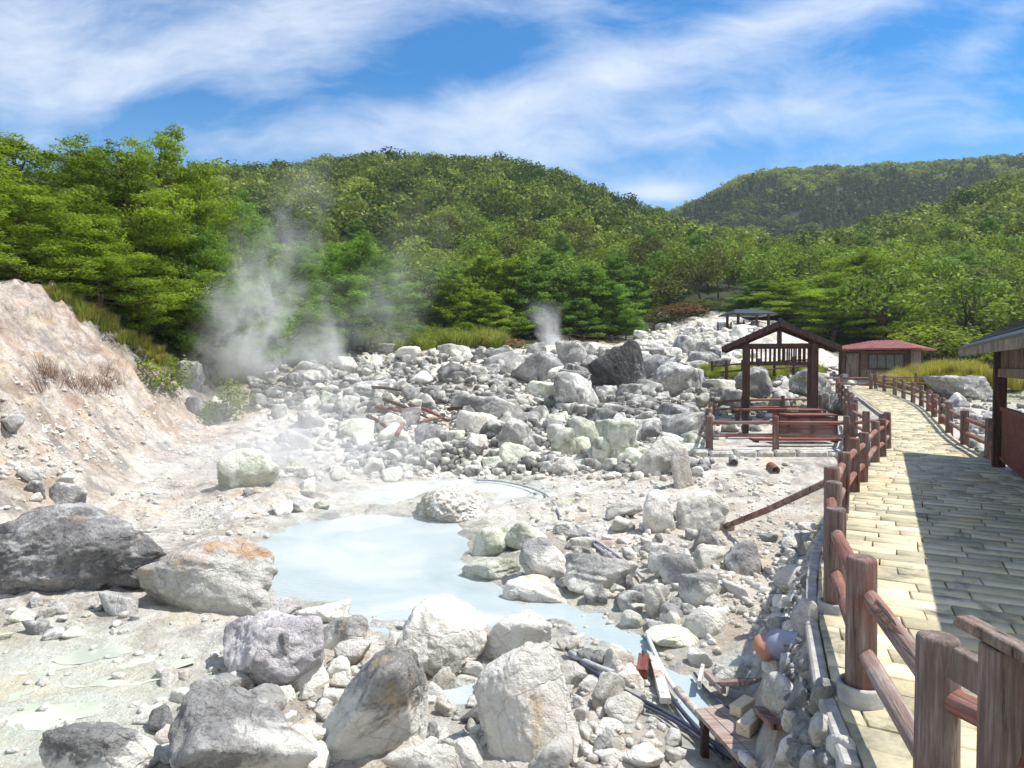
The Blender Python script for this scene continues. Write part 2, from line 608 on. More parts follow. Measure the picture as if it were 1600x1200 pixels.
def rock_mat(name, lo, mid, hi, stain=(0.54, 0.36, 0.15), stain_amt=0.25, crust=(0.66, 0.65, 0.60), crust_amt=0.5, scale=1.0, foot=0.0, cap=0.0):
    """weathered lava: speckled stone, pale mineral crust on patches, ochre stains"""
    m, t = new_mat(name)
    geo = t.node('ShaderNodeNewGeometry')
    oi = t.node('ShaderNodeObjectInfo')
    off = t.vmath('SCALE', oi.outputs['Location'], scale=1.7)
    pos = geo.outputs['Position']
    v = t.vmath('ADD', pos, off)
    a = t.noise(v, 1.1 * scale, 6, 0.62)
    b = t.noise(v, 9.0 * scale, 8, 0.68, 0.4)
    c = t.noise(v, 42.0 * scale, 5, 0.7)
    k = t.math('ADD', t.math('MULTIPLY', a, 0.50), t.math('ADD', t.math('MULTIPLY', b, 0.30), t.math('MULTIPLY', c, 0.20)))
    base = t.ramp(k, [(0.38, lo), (0.49, mid), (0.60, hi)])
    # crust patches, a little more frequent on upward faces where minerals settle
    sepn = t.node('ShaderNodeSeparateXYZ', {0: geo.outputs['Normal']})
    cr = t.noise(t.vmath('ADD', v, (31.0, 7.0, 3.0)), 2.3 * scale, 8, 0.66, 0.6)
    cr = t.math('ADD', cr, t.math('MULTIPLY', sepn.outputs[2], 0.05))
    if foot:
        gen = t.node('ShaderNodeSeparateXYZ', {0: t.node('ShaderNodeTexCoord').outputs['Generated']})
        low = t.math('SUBTRACT', 0.62, t.math('ADD', gen.outputs[2], t.math('MULTIPLY', gen.outputs[0], -0.18)))
        cr = t.math('ADD', cr, t.math('MULTIPLY', low, foot))
    crm = t.ramp(cr, [(0.62 - 0.22 * crust_amt, 0.0), (0.72 - 0.22 * crust_amt, 0.85)])
    col = t.mix(crm, base, crust)
    st = t.noise(t.vmath('ADD', v, (3.0, 57.0, 3.0)), 1.9 * scale, 7, 0.7, 0.8)
    st = t.math('ADD', st, t.math('MULTIPLY', t.math('SUBTRACT', b, 0.5), 0.45))
    if cap:
        gc = t.node('ShaderNodeSeparateXYZ', {0: t.node('ShaderNodeTexCoord').outputs['Generated']})
        st = t.math('ADD', st, t.math('MULTIPLY', t.math('SUBTRACT', gc.outputs[2], 0.62), cap))
    stm = t.ramp(st, [(0.61 - 0.06 * stain_amt, 0.0), (0.74 - 0.06 * stain_amt, min(.75, .25 + stain_amt * .6))])
    col = t.mix(stm, col, stain)
    # cracks and pits
    vo = t.node('ShaderNodeTexVoronoi', {'Vector': t.vmath('ADD', v, t.vmath('SCALE', t.noise(v, 2.0, 3, out='Color'), scale=0.6)), 'Scale': 2.6 * scale}, feature='DISTANCE_TO_EDGE')
    crack = t.ramp(vo.outputs[0], [(0.0, 0.0), (0.035, 1.0)])
    pits = t.ramp(c, [(0.30, 0.0), (0.42, 1.0)])
    dark = t.math('MULTIPLY', t.math('ADD', 0.84, t.math('MULTIPLY', crack, 0.16)), t.math('ADD', 0.78, t.math('MULTIPLY', pits, 0.22)))
    col = t.mix(1.0, col, t.node('ShaderNodeCombineColor', {0: dark, 1: dark, 2: dark}).outputs[0], 'MULTIPLY')
    br = t.math('ADD', 0.82, t.math('MULTIPLY', oi.outputs['Random'], 0.34))
    col = t.mix(1.0, col, t.node('ShaderNodeCombineColor', {0: br, 1: br, 2: br}).outputs[0], 'MULTIPLY')
    h = t.math('ADD', t.math('MULTIPLY', b, 0.9), t.math('ADD', t.math('MULTIPLY', c, 0.35), t.math('MULTIPLY', crack, 0.12)))
    finish(t, col, 0.88, h, 0.85, 0.09, 0.25)
    return m


M = {}
M['rock_dark'] = rock_mat('dark_lava', (.10, .098, .095), (.22, .215, .21), (.46, .45, .44), stain_amt=.1, crust=(.56, .55, .53), crust_amt=.32)
M['rock_crusted'] = rock_mat('crusted_lava', (.16, .157, .15), (.33, .325, .31), (.56, .55, .52), stain=(.58, .42, .18), stain_amt=.5, crust=(.84, .82, .75), crust_amt=.45, foot=.55)
M['rock_orange'] = rock_mat('orange_capped_lava', (.33, .31, .27), (.55, .53, .47), (.76, .74, .68), stain=(.60, .33, .14), stain_amt=.8, crust=(.80, .79, .73), crust_amt=.6, cap=.30)
M['rock_black'] = rock_mat('black_lava', (.03, .03, .031), (.065, .065, .066), (.15, .15, .15), stain_amt=.0, crust=(.42, .42, .41), crust_amt=.12)
M['rock_grey'] = rock_mat('grey_lava', (.14, .137, .13), (.29, .285, .27), (.52, .51, .48), stain_amt=.30, crust=(.72, .71, .66), crust_amt=.45)
M['rock_mauve'] = rock_mat('mauve_lava', (.23, .21, .215), (.42, .39, .395), (.66, .63, .63), stain_amt=.5, crust=(.76, .73, .70), crust_amt=.6)
M['rock_pale'] = rock_mat('bleached_lava', (.33, .315, .265), (.56, .54, .47), (.76, .74, .66), stain_amt=.5, crust=(.84, .82, .75), crust_amt=.7)
M['rock_ochre'] = rock_mat('ochre_lava', (.36, .33, .27), (.58, .54, .46), (.76, .73, .66), stain=(.58, .42, .22), stain_amt=.55, crust=(.80, .78, .71), crust_amt=.75)
M['rock_green'] = rock_mat('sulphur_lava', (.24, .26, .18), (.46, .48, .37), (.68, .69, .56), stain=(.48, .52, .24), stain_amt=.6, crust=(.80, .80, .68), crust_amt=.7)
M['rock_far'] = rock_mat('scree_lava', (.10, .098, .092), (.24, .235, .22), (.48, .47, .44), stain_amt=.3, stain=(.52, .48, .30), crust=(.72, .71, .65), crust_amt=.42, scale=.6)

# ground -------------------------------------------------------
m, t = new_mat('sulphur_ground')
geo = t.node('ShaderNodeNewGeometry')
pos = geo.outputs['Position']
zone = t.node('ShaderNodeAttribute', attribute_name='zone')
zr = t.node('ShaderNodeSeparateColor', {0: zone.outputs['Color']})
a = t.noise(pos, 0.55, 6, 0.6, 0.4)
b = t.noise(pos, 3.2, 8, 0.65, 0.5)
c = t.noise(pos, 17.0, 8, 0.72)
d = t.noise(pos, 70.0, 3, 0.7)
k = t.math('ADD', t.math('MULTIPLY', a, .30), t.math('ADD', t.math('MULTIPLY', b, .35), t.math('MULTIPLY', c, .35)))
pale = t.ramp(k, [(0.37, (.20, .18, .15)), (0.44, (.44, .41, .35)), (0.50, (.66, .63, .56)), (0.58, (.80, .78, .71))])
pink = t.ramp(k, [(0.37, (.15, .12, .10)), (0.44, (.35, .29, .24)), (0.51, (.56, .48, .41)), (0.60, (.72, .67, .60))])
tan = t.ramp(k, [(0.34, (.34, .29, .23)), (0.46, (.58, .52, .43)), (0.60, (.74, .69, .60))])
mudc = t.ramp(k, [(0.34, (.52, .54, .44)), (0.5, (.70, .72, .60)), (0.60, (.78, .79, .70))])
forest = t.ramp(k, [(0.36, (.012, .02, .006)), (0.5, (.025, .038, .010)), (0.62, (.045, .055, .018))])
grassy = t.ramp(k, [(0.36, (.10, .12, .03)), (0.5, (.22, .22, .07)), (0.62, (.34, .31, .14))])
col = t.mix(zr.outputs[0], pale, pink)
tanm = t.node('ShaderNodeAttribute', attribute_name='zone2')
zr2 = t.node('ShaderNodeSeparateColor', {0: tanm.outputs['Color']})
col = t.mix(zr2.outputs[0], col, tan)
col = t.mix(zr2.outputs[1], col, mudc)
col = t.mix(t.math('MULTIPLY', zr2.outputs[2], .8), col, t.ramp(k, [(0.38, (.36, .36, .31)), (0.5, (.55, .56, .50)), (0.6, (.68, .69, .62))]))
# ochre and yellow mineral stains, grey ash
o1 = t.ramp(t.noise(t.vmath('ADD', pos, (9., 4., 0.)), 0.9, 7, 0.72, 0.7), [(0.55, 0.0), (0.67, 0.8)])
col = t.mix(t.math('MULTIPLY', o1, t.math('ADD', 0.5, t.math('MULTIPLY', zr.outputs[0], 0.6))), col, (.58, .33, .14))
o2 = t.ramp(t.noise(t.vmath('ADD', pos, (2., 44., 0.)), 1.1, 7, 0.7, 0.5), [(0.54, 0.0), (0.66, 0.55)])
col = t.mix(o2, col, (.74, .66, .42))
o3 = t.ramp(t.noise(t.vmath('ADD', pos, (25., 14., 0.)), 1.3, 8, 0.72, 0.5), [(0.53, 0.0), (0.61, 0.75)])
col = t.mix(t.math('MULTIPLY', o3, t.math('SUBTRACT', 1.0, zr2.outputs[1])), col, (.25, .24, .235))
o4 = t.noise(t.vmath('ADD', pos, (61., 5., 0.)), 0.8, 8, 0.74, 0.9)
o4 = t.math('ADD', o4, t.math('MULTIPLY', t.math('SUBTRACT', c, 0.5), 0.5))
o4 = t.ramp(o4, [(0.50, 0.0), (0.62, 0.8)])
col = t.mix(t.math('MULTIPLY', o4, t.math('ADD', 0.45, t.math('MULTIPLY', zr.outputs[0], 0.5))), col, (.30, .21, .145))
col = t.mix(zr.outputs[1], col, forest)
col = t.mix(zr.outputs[2], col, grassy)
sp = t.ramp(d, [(0.32, 0.70), (0.46, 1.0)])
col = t.mix(1.0, col, t.node('ShaderNodeCombineColor', {0: sp, 1: sp, 2: sp}).outputs[0], 'MULTIPLY')
vo = t.node('ShaderNodeTexVoronoi', {'Vector': t.vmath('ADD', pos, t.vmath('SCALE', t.noise(pos, 4.0, 3, out='Color'), scale=0.3)), 'Scale': 11.0}, feature='F1')
h = t.math('ADD', t.math('MULTIPLY', c, 1.0), t.math('ADD', t.math('MULTIPLY', d, 0.25), t.math('MULTIPLY', vo.outputs[0], -0.35)))
finish(t, col, t.math('SUBTRACT', 0.9, t.math('MULTIPLY', t.math('MAXIMUM', zr2.outputs[1], zr2.outputs[2]), 0.4)), h, 0.9, 0.07, 0.25)
M['ground'] = m

# milky water
m, t = new_mat('milky_water')
geo = t.node('ShaderNodeNewGeometry')
pos = geo.outputs['Position']
mpw = t.node('ShaderNodeMapping', {'Vector': pos, 'Scale': (1.0, 2.6, 1.0)})
a = t.noise(pos, 0.55, 5, 0.55, 1.0)
b = t.noise(mpw.outputs[0], 7.0, 4, 0.6, 0.6)
sepp = t.node('ShaderNodeSeparateXYZ', {0: pos})
col = t.ramp(a, [(0.35, (.33, .40, .405)), (0.52, (.41, .465, .465)), (0.68, (.54, .57, .555))])
strm = t.ramp(t.math('DIVIDE', sepp.outputs[0], 4.0), [(0.05, 0.0), (0.35, 1.0)])   # the outflow is greyer
col = t.mix(strm, col, (.38, .46, .47))
finish(t, col, 0.28, b, 0.35, 0.03, 0.35)
M['water'] = m
m, t = new_mat('silty_puddle')
geo = t.node('ShaderNodeNewGeometry')
a = t.noise(geo.outputs['Position'], 2.0, 4, 0.5)
finish(t, t.ramp(a, [(0.35, (.42, .45, .36)), (0.65, (.60, .63, .52))]), 0.12, t.noise(geo.outputs['Position'], 9.0, 2), 0.08, 0.02, 0.5)
M['puddle'] = m
m, t = new_mat('shallow_wash')
geo = t.node('ShaderNodeNewGeometry')
a = t.noise(geo.outputs['Position'], 1.6, 6, 0.6, .8)
finish(t, t.ramp(a, [(0.38, (.42, .44, .42)), (0.60, (.60, .61, .57))]), 0.3, t.noise(geo.outputs['Position'], 9.0, 3), 0.2, 0.02, 0.4)
M['shallow'] = m


def wood_mat(name, lo, mid, hi, red=(.20, .065, .045), red_amt=0.5, axis=2, scale=1.0):
    """weathered stained timber, grain along the object's own axis"""
    m, t = new_mat(name)
    tcn = t.node('ShaderNodeTexCoord')
    oi = t.node('ShaderNodeObjectInfo')
    sc = [9.0, 9.0, 9.0]
    sc[axis] = 0.55
    mpn = t.node('ShaderNodeMapping', {'Vector': t.vmath('ADD', tcn.outputs['Object'], t.vmath('SCALE', oi.outputs['Location'], scale=3.1)), 'Scale': tuple(q * scale for q in sc)})
    a = t.noise(mpn.outputs[0], 2.2, 7, 0.65, 0.3)
    b = t.noise(mpn.outputs[0], 11.0, 4, 0.7)
    c = t.noise(t.vmath('ADD', tcn.outputs['Object'], oi.outputs['Location']), 2.8, 6, 0.65)
    k = t.math('ADD', t.math('MULTIPLY', a, .6), t.math('MULTIPLY', b, .4))
    col = t.ramp(k, [(0.34, lo), (0.5, mid), (0.66, hi)])
    rm = t.ramp(t.math('ADD', c, t.math('MULTIPLY', oi.outputs['Random'], 0.10)), [(0.62 - .3 * red_amt, 0.0), (0.78 - .3 * red_amt, 0.85)])
    col = t.mix(rm, col, t.ramp(k, [(0.34, tuple(q * .45 for q in red)), (0.62, tuple(q * 1.5 for q in red))]))
    crk = t.ramp(a, [(0.33, 0.12), (0.42, 1.0)])
    col = t.mix(1.0, col, t.node('ShaderNodeCombineColor', {0: crk, 1: crk, 2: crk}).outputs[0], 'MULTIPLY')
    finish(t, col, 0.75, k, 0.8, 0.02, 0.3)
    return m


M['log'] = wood_mat('weathered_log', (.06, .043, .037), (.165, .12, .10), (.33, .28, .25), red=(.17, .068, .05), red_amt=0.34)
M['rail'] = wood_mat('weathered_rail', (.12, .085, .07), (.26, .19, .16), (.48, .42, .38), red=(.21, .075, .052), red_amt=0.62)
M['timber'] = wood_mat('dark_timber', (.022, .014, .011), (.055, .034, .028), (.11, .078, .066), red=(.07, .026, .02), red_amt=0.35)
M['redwood'] = wood_mat('red_stained_board', (.06, .022, .017), (.15, .055, .04), (.27, .13, .10), red=(.19, .06, .042), red_amt=0.6, axis=0)
M['greyboard'] = wood_mat('grey_board', (.17, .135, .115), (.34, .28, .24), (.54, .48, .43), red=(.26, .15, .11), red_amt=0.4, axis=0)
M['greyboard_v'] = wood_mat('upright_board', (.07, .055, .048), (.19, .15, .125), (.36, .31, .27), red=(.16, .09, .06), red_amt=0.3, axis=2)
M['newwood'] = wood_mat('fresh_offcut', (.50, .40, .27), (.66, .56, .40), (.80, .72, .56), red=(.55, .42, .26), red_amt=0.1, axis=0)
M['driftwood'] = wood_mat('bleached_plank', (.45, .42, .38), (.64, .61, .57), (.78, .76, .72), red=(.35, .22, .15), red_amt=0.15)
M['bark'] = wood_mat('bark', (.03, .022, .016), (.08, .058, .042), (.16, .12, .09), red=(.12, .06, .035), red_amt=0.4, scale=.6)


def flat_mat(name, colr, rough=0.6, var=0.35, nscale=6.0, bump=0.3):
    m, t = new_mat(name)
    geo = t.node('ShaderNodeNewGeometry')
    a = t.noise(geo.outputs['Position'], nscale, 6, 0.65)
    c0 = tuple(q * (1 - var) for q in colr)
    c1 = tuple(min(1, q * (1 + var)) for q in colr)
    finish(t, t.ramp(a, [(0.32, c0), (0.5, colr), (0.68, c1)]), rough, a, bump, 0.02, 0.35)
    return m


M['roof_black'] = flat_mat('black_roof', (.028, .032, .04), .45, .4, 5)
M['roof_red'] = flat_mat('red_roof', (.21, .065, .055), .6, .35, 2)
M['plaster'] = flat_mat('old_plaster', (.13, .085, .06), .9, .25, 3)
M['fascia'] = flat_mat('worn_fascia', (.20, .165, .125), .85, .6, 3.5)
M['dark_gap'] = flat_mat('dark_void', (.015, .014, .013), .9, .2)
M['glass'] = flat_mat('dusty_glass', (.10, .11, .10), .2, .3)
M['concrete'] = flat_mat('weathered_concrete', (.38, .37, .34), .9, .35, 8, .6)
M['hose_grey'] = flat_mat('grey_hose', (.38, .38, .39), .55, .3, 12)
M['hose_dark'] = flat_mat('dark_hose', (.055, .06, .09), .45, .4, 12)
M['pipe_white'] = flat_mat('white_pipe', (.66, .65, .62), .5, .2, 9)
M['metal'] = flat_mat('galvanised_metal', (.30, .30, .30), .45, .3, 9)
M['soot'] = flat_mat('sooty_iron', (.03, .027, .025), .7, .4, 9)
M['ink'] = flat_mat('blue_paint', (.25, .30, .45), .8, .2, 9)
m, t = new_mat('glazed_pot')
tcn = t.node('ShaderNodeTexCoord')
g_ = t.node('ShaderNodeSeparateXYZ', {0: tcn.outputs['Object']})
nz = t.noise(tcn.outputs['Object'], 9.0, 5, 0.6)
kk = t.math('ADD', g_.outputs[0], t.math('MULTIPLY', t.math('SUBTRACT', nz, 0.5), 0.25))
finish(t, t.ramp(t.math('ADD', t.math('MULTIPLY', kk, 2.4), 0.62), [(0.15, (.42, .20, .11)), (0.33, (.38, .20, .14)), (0.45, (.25, .26, .34)), (0.9, (.34, .36, .46))]), 0.6, nz, 0.3, 0.01, 0.35)
M['pot'] = m

# pavers
m, t = new_mat('paving_stone')
geo = t.node('ShaderNodeNewGeometry')
pos = geo.outputs['Position']
tn = t.node('ShaderNodeAttribute', attribute_name='tint')
a = t.noise(pos, 6.0, 7, 0.65, .4)
b = t.noise(pos, 40.0, 4, 0.7)
c = t.noise(pos, 1.3, 6, 0.65, .8)
k = t.math('ADD', t.math('MULTIPLY', a, .45), t.math('ADD', t.math('MULTIPLY', b, .25), t.math('MULTIPLY', tn.outputs['Fac'], .30)))
col = t.ramp(k, [(0.26, (.26, .25, .19)), (0.42, (.46, .41, .27)), (0.60, (.63, .56, .38)), (0.78, (.74, .68, .50))])
col = t.mix(t.ramp(c, [(0.52, 0.0), (0.66, 0.65)]), col, (.60, .47, .22))
col = t.mix(t.ramp(t.noise(t.vmath('ADD', pos, (7., 7., 7.)), 2.1, 6, 0.7, .8), [(0.53, 0.0), (0.64, 0.75)]), col, (.17, .155, .12))
finish(t, col, 0.72, t.math('ADD', t.math('MULTIPLY', a, .5), t.math('MULTIPLY', b, .6)), 0.3, 0.012, 0.35)
M['paver'] = m
M['bedding'] = flat_mat('joint_sand', (.10, .09, .065), .95, .5, 9, .6)


def leaf_mat(name, dark, light, trans=0.35, rnd=0.25):
    m, t = new_mat(name)
    tn = t.node('ShaderNodeAttribute', attribute_name='tint')
    oi = t.node('ShaderNodeObjectInfo')
    col = t.ramp(tn.outputs['Fac'], [(0.0, dark), (1.0, light)])
    br = t.math('ADD', 1 - rnd / 2, t.math('MULTIPLY', oi.outputs['Random'], rnd))
    col = t.mix(1.0, col, t.node('ShaderNodeCombineColor', {0: br, 1: br, 2: t.math('MULTIPLY', br, .9)}).outputs[0], 'MULTIPLY')
    dif = t.node('ShaderNodeBsdfPrincipled', {'Base Color': col, 'Roughness': .6, 'Specular IOR Level': .08})
    tr = t.node('ShaderNodeBsdfTranslucent', {'Color': t.mix(1.0, col, (1.15, 1.25, .55), 'MULTIPLY')})
    mx = t.node('ShaderNodeMixShader', {0: trans})
    t.l.new(dif.outputs[0], mx.inputs[1])
    t.l.new(tr.outputs[0], mx.inputs[2])
    t.l.new(mx.outputs[0], t.node('ShaderNodeOutputMaterial').inputs[0])
    return m


M['pine'] = leaf_mat('pine_needles', (.06, .11, .014), (.33, .44, .055), .42)
M['pine_cool'] = leaf_mat('cool_needles', (.05, .11, .024), (.24, .38, .08), .42)
M['broad'] = leaf_mat('hill_leaves', (.05, .10, .018), (.26, .35, .065), .35, .5)
M['wood_mass'] = leaf_mat('wood_leaves', (.035, .075, .016), (.275, .325, .07), .3, 0)
M['yellowgreen'] = leaf_mat('yellow_green_leaves', (.11, .16, .02), (.27, .33, .05), .4)
M['olive'] = leaf_mat('olive_leaves', (.06, .075, .02), (.17, .18, .06), .3)
M['rust'] = leaf_mat('rusty_leaves', (.10, .055, .03), (.24, .14, .08), .3)
M['reed'] = leaf_mat('golden_grass', (.20, .19, .05), (.48, .42, .14), .35)
M['greengrass'] = leaf_mat('green_grass', (.14, .18, .04), (.40, .42, .13), .4)
M['drybush'] = leaf_mat('dry_stems', (.12, .07, .055), (.30, .19, .15), .2)

# ================================================================== SETTING
na, nr = len(ang), len(rad_)
verts = np.stack([gx, gy, GZ], -1).reshape(-1, 3)
ii = np.arange((nr - 1) * na).reshape(nr - 1, na)
jj = np.roll(ii, -1, axis=1)
faces = np.stack([ii, jj, jj + na, ii + na], -1).reshape(-1, 4)[:, ::-1]
verts = np.vstack([verts, [[0, 0, float(GZ[0].mean())]]])
fan = np.stack([np.arange(na), (np.arange(na) + 1) % na, np.full(na, len(verts) - 1)], -1)[:, [0, 2, 1]]

CR_U = np.array([-1.4, -1, -.75, -.5, -.4, -.3, -.1, .15, .3, .45, .6, 1, 1.5])
CR_Y = np.array([10, 13, 16.0, 19.5, 26, 40, 52, 54, 62, 52, 44, 36, 28])


def forest_edge(x, y):
    u = np.clip(x / np.maximum(y, .5), -1.4, 1.5)
    return y - np.interp(u, CR_U, CR_Y)


X, Y = verts[:, 0], verts[:, 1]
pn = np.stack([X, Y, 0 * X], -1)
nb = fbm(pn * 0.35 + 3, 4)
fe = forest_edge(X, Y) + nb * 4
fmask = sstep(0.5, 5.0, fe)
gmask = sstep(-5.0, -0.5, fe) * (1 - fmask) * sstep(-.05, .25, nb + .15) * (X < 14) * (X > -.42 * Y)
gmask = np.maximum(gmask, np.exp(-((X - 22) / 6.0) ** 2 - ((Y - 33) / 5.0) ** 2))
gmask = np.maximum(gmask, sstep(22, 30, Y) * (X > 7) * (X < 13.5) * sstep(32, 29, Y) * .7)
pinkm = sstep(-5.8, -9.6, X + nb * 3.5 + 0.10 * (Y - 10)) * sstep(8, 11, Y) * (Y < 60)
pinkm = np.maximum(pinkm, .25 * sstep(.0, .4, nb))
tanm_ = np.exp(-((X - 3.6 - .22 * (Y - 9)) / 2.0) ** 2 - ((Y - 8.5) / 4.5) ** 2)
mudm = np.exp(-(np.hypot(X + 3.9, (Y - 5.3) * 1.2) / 1.75) ** 4)
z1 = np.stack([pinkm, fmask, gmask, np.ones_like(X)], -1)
inp = inside(X, Y, POOL) | inside(X, Y, POOL2) | inside(X, Y, POOL3)
dsh = np.minimum(np.minimum(np.abs(seg_dist(X, Y, POOLC)), np.abs(seg_dist(X, Y, POOLC2))), np.abs(seg_dist(X, Y, POOLC3)))
shore = np.where(inp, 1.0, sstep(.9, .1, dsh + nb * 1.2))
z2 = np.stack([tanm_, mudm, shore, np.ones_like(X)], -1)
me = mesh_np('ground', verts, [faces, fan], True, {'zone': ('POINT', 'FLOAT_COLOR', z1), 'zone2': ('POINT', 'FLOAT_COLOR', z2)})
gnd = obj('ground', me, M['ground'])
gnd['kind'] = 'structure'


def sheet(name, poly, z, mat, n=4):
    bm = bmesh.new()
    vs = [bm.verts.new((a, b, z)) for a, b in poly]
    f = bm.faces.new(vs)
    if f.normal.z < 0:
        f.normal_flip()
    me = bpy.data.meshes.new(name)
    bm.to_mesh(me)
    bm.free()
    o = obj(name, me, mat)
    o['kind'] = 'structure'
    return o


def grow(poly, k):
    c = poly.mean(0)
    out = []
    n = len(poly)
    area = sum(poly[i][0] * poly[(i + 1) % n][1] - poly[(i + 1) % n][0] * poly[i][1] for i in range(n))
    sg = 1 if area > 0 else -1
    for i in range(n):
        t_ = poly[(i + 1) % n] - poly[i - 1]
        t_ = t_ / (np.linalg.norm(t_) + 1e-9)
        out.append(poly[i] + sg * np.array([t_[1], -t_[0]]) * k)
    return np.array(out)


sheet('pool_water', [(-6.4, 3.2), (2.8, 3.2), (2.8, 12.8), (-6.4, 12.8)], WZ, M['water'])
sheet('shallow_water', [(-5.2, 12.8), (2.4, 12.8), (2.4, 18.2), (-5.2, 18.2)], WZ, M['shallow'])


def blob_poly(cx, cy, rx, ry, rot, seed, n=36):
    a = np.linspace(0, 2 * math.pi, n, endpoint=False)
    r = 1 + fbm(np.stack([np.cos(a) * 1.3 + seed, np.sin(a) * 1.3, 0 * a], -1), 3) * .7
    x_, y_ = np.cos(a) * rx * r, np.sin(a) * ry * r
    return np.stack([cx + x_ * math.cos(rot) - y_ * math.sin(rot), cy + x_ * math.sin(rot) + y_ * math.cos(rot)], -1)


for k, (px, py, rx, ry) in enumerate([(200, 1045, .30, .16), (140, 1018, .20, .12), (10, 1082, .14, .08), (45, 1120, .30, .10), (60, 1045, .16, .05)]):
    p_, d_ = hit(px, py)
    bp = blob_poly(p_[0], p_[1], rx * 1.7, ry * 1.9, .15, k * 3.1)
    sheet('puddle', bp, float(np.percentile(gh(bp[:, 0], bp[:, 1]), 45)) + .001, M['puddle'])

# paved walk: bedding sheet, then every paver as a small bevelled block of one surface
sl_pts, ql = [], []
for i in range(len(PL) - 1):
    L = np.linalg.norm(PL[i + 1] - PL[i])
    n = max(1, int(L / 0.25))
    for j in range(n):
        ql.append(i + j / n)
ql.append(len(PL) - 1.0)
ql = np.array(ql)
LX, LY = np.interp(ql, range(len(PL)), PL[:, 0]), np.interp(ql, range(len(PL)), PL[:, 1])
RX, RY = np.interp(ql, range(len(PR)), PR[:, 0]), np.interp(ql, range(len(PR)), PR[:, 1])
bv = np.concatenate([np.stack([LX, LY, zpath(LY) - .045], -1), np.stack([RX, RY, zpath(LY) - .045], -1)])
n = len(ql)
i_ = np.arange(n - 1)
me = mesh_np('path_bedding', bv, np.stack([i_, i_ + n, i_ + n + 1, i_ + 1], -1))
o = obj('path_bedding', me, M['bedding'])
o['kind'] = 'structure'
row = 0.215
cum = np.concatenate([[0], np.cumsum(np.hypot(np.diff(LX), np.diff(LY)))])
V, Fq, TT = [], [], []
rs = np.random.default_rng(11)
srow = 0.0
while srow < cum[-1] - .4:
    rw = row if srow < 22 else .26
    s0, s1 = srow + .004, srow + rw - .005
    e0 = [np.array([np.interp(s, cum, q) for q in (LX, LY)]) for s in (s0, s1)]
    e1 = [np.array([np.interp(s, cum, q) for q in (RX, RY)]) for s in (s0, s1)]
    Wd = np.linalg.norm(e1[0] - e0[0])
    x_ = -rs.uniform(0, .45)
    while x_ < Wd:
        wb = rs.uniform(.30, .62)
        a0, a1 = max(x_, 0) + .005, min(x_ + wb, Wd) - .007
        x_ += wb
        if a1 - a0 < .06:
            continue
        dz = rs.normal(0, .0022)
        tl = rs.normal(0, .0015, 4)
        tint = rs.uniform(0, 1)
        cs = []
        for (aa, ss) in ((a0, 0), (a1, 0), (a1, 1), (a0, 1)):
            p_ = e0[ss] + (e1[ss] - e0[ss]) * aa / Wd
            p_ = p_ + rs.normal(0, .0018, 2)
            cs.append(p_)
        c_ = sum(cs) / 4
        zt = float(zpath(cs[0][1]))
        b0 = len(V)
        for lv, (ins, z_) in enumerate(((.0, -.05), (.0, -.005), (.005, 0.0))):
            for q, p_ in enumerate(cs):
                d_ = c_ - p_
                d_ = d_ / np.linalg.norm(d_)
                pp = p_ + d_ * ins * .8
                V.append((pp[0], pp[1], zt + z_ + dz + tl[q]))
        Fq.append((b0 + 8, b0 + 9, b0 + 10, b0 + 11))
        for lv in (0, 4):
            for q in range(4):
                r_ = (q + 1) % 4
                Fq.append((b0 + lv + q, b0 + lv + r_, b0 + lv + 4 + r_, b0 + lv + 4 + q))
        TT += [tint] * 9
    srow += rw
me = mesh_np('paved_path', np.array(V), np.array(Fq), False, {'tint': ('FACE', 'FLOAT', np.array(TT))})
o = obj('paved_path', me, M['paver'])
o['kind'] = 'structure'

# kerb along the left edge
mb = MB()
rs = np.random.default_rng(5)
s = 7.2
while s < cum[-1] - 1.2:
    L = rs.uniform(.7, 1.1)
    a = np.array([np.interp(s, cum, LX), np.interp(s, cum, LY)])
    b = np.array([np.interp(s + L - .02, cum, LX), np.interp(s + L - .02, cum, LY)])
    t_ = (b - a) / np.linalg.norm(b - a)
    nn_ = np.array([-t_[1], t_[0]]) * .045
    za, zb = float(zpath(a[1])), float(zpath(b[1]))
    mb.bar((a[0] + nn_[0], a[1] + nn_[1], za - .10 + rs.normal(0, .006)), (b[0] + nn_[0], b[1] + nn_[1], zb - .10 + rs.normal(0, .006)), .08, .19, .012)
    s += L
o = mb.build('kerb', M['concrete'])
o['kind'] = 'structure'

# ================================================================== ROCKS
_ico = {}


def ico(sub):
    if sub not in _ico:
        bm = bmesh.new()
        bmesh.ops.create_icosphere(bm, subdivisions=sub, radius=1.0)
        bm.verts.ensure_lookup_table()
        _ico[sub] = (np.array([v.co[:] for v in bm.verts]), np.array([[v.index for v in f.verts] for f in bm.faces]))
        bm.free()
    v, f = _ico[sub]
    v = v / np.linalg.norm(v, axis=1)[:, None]
    return v, f


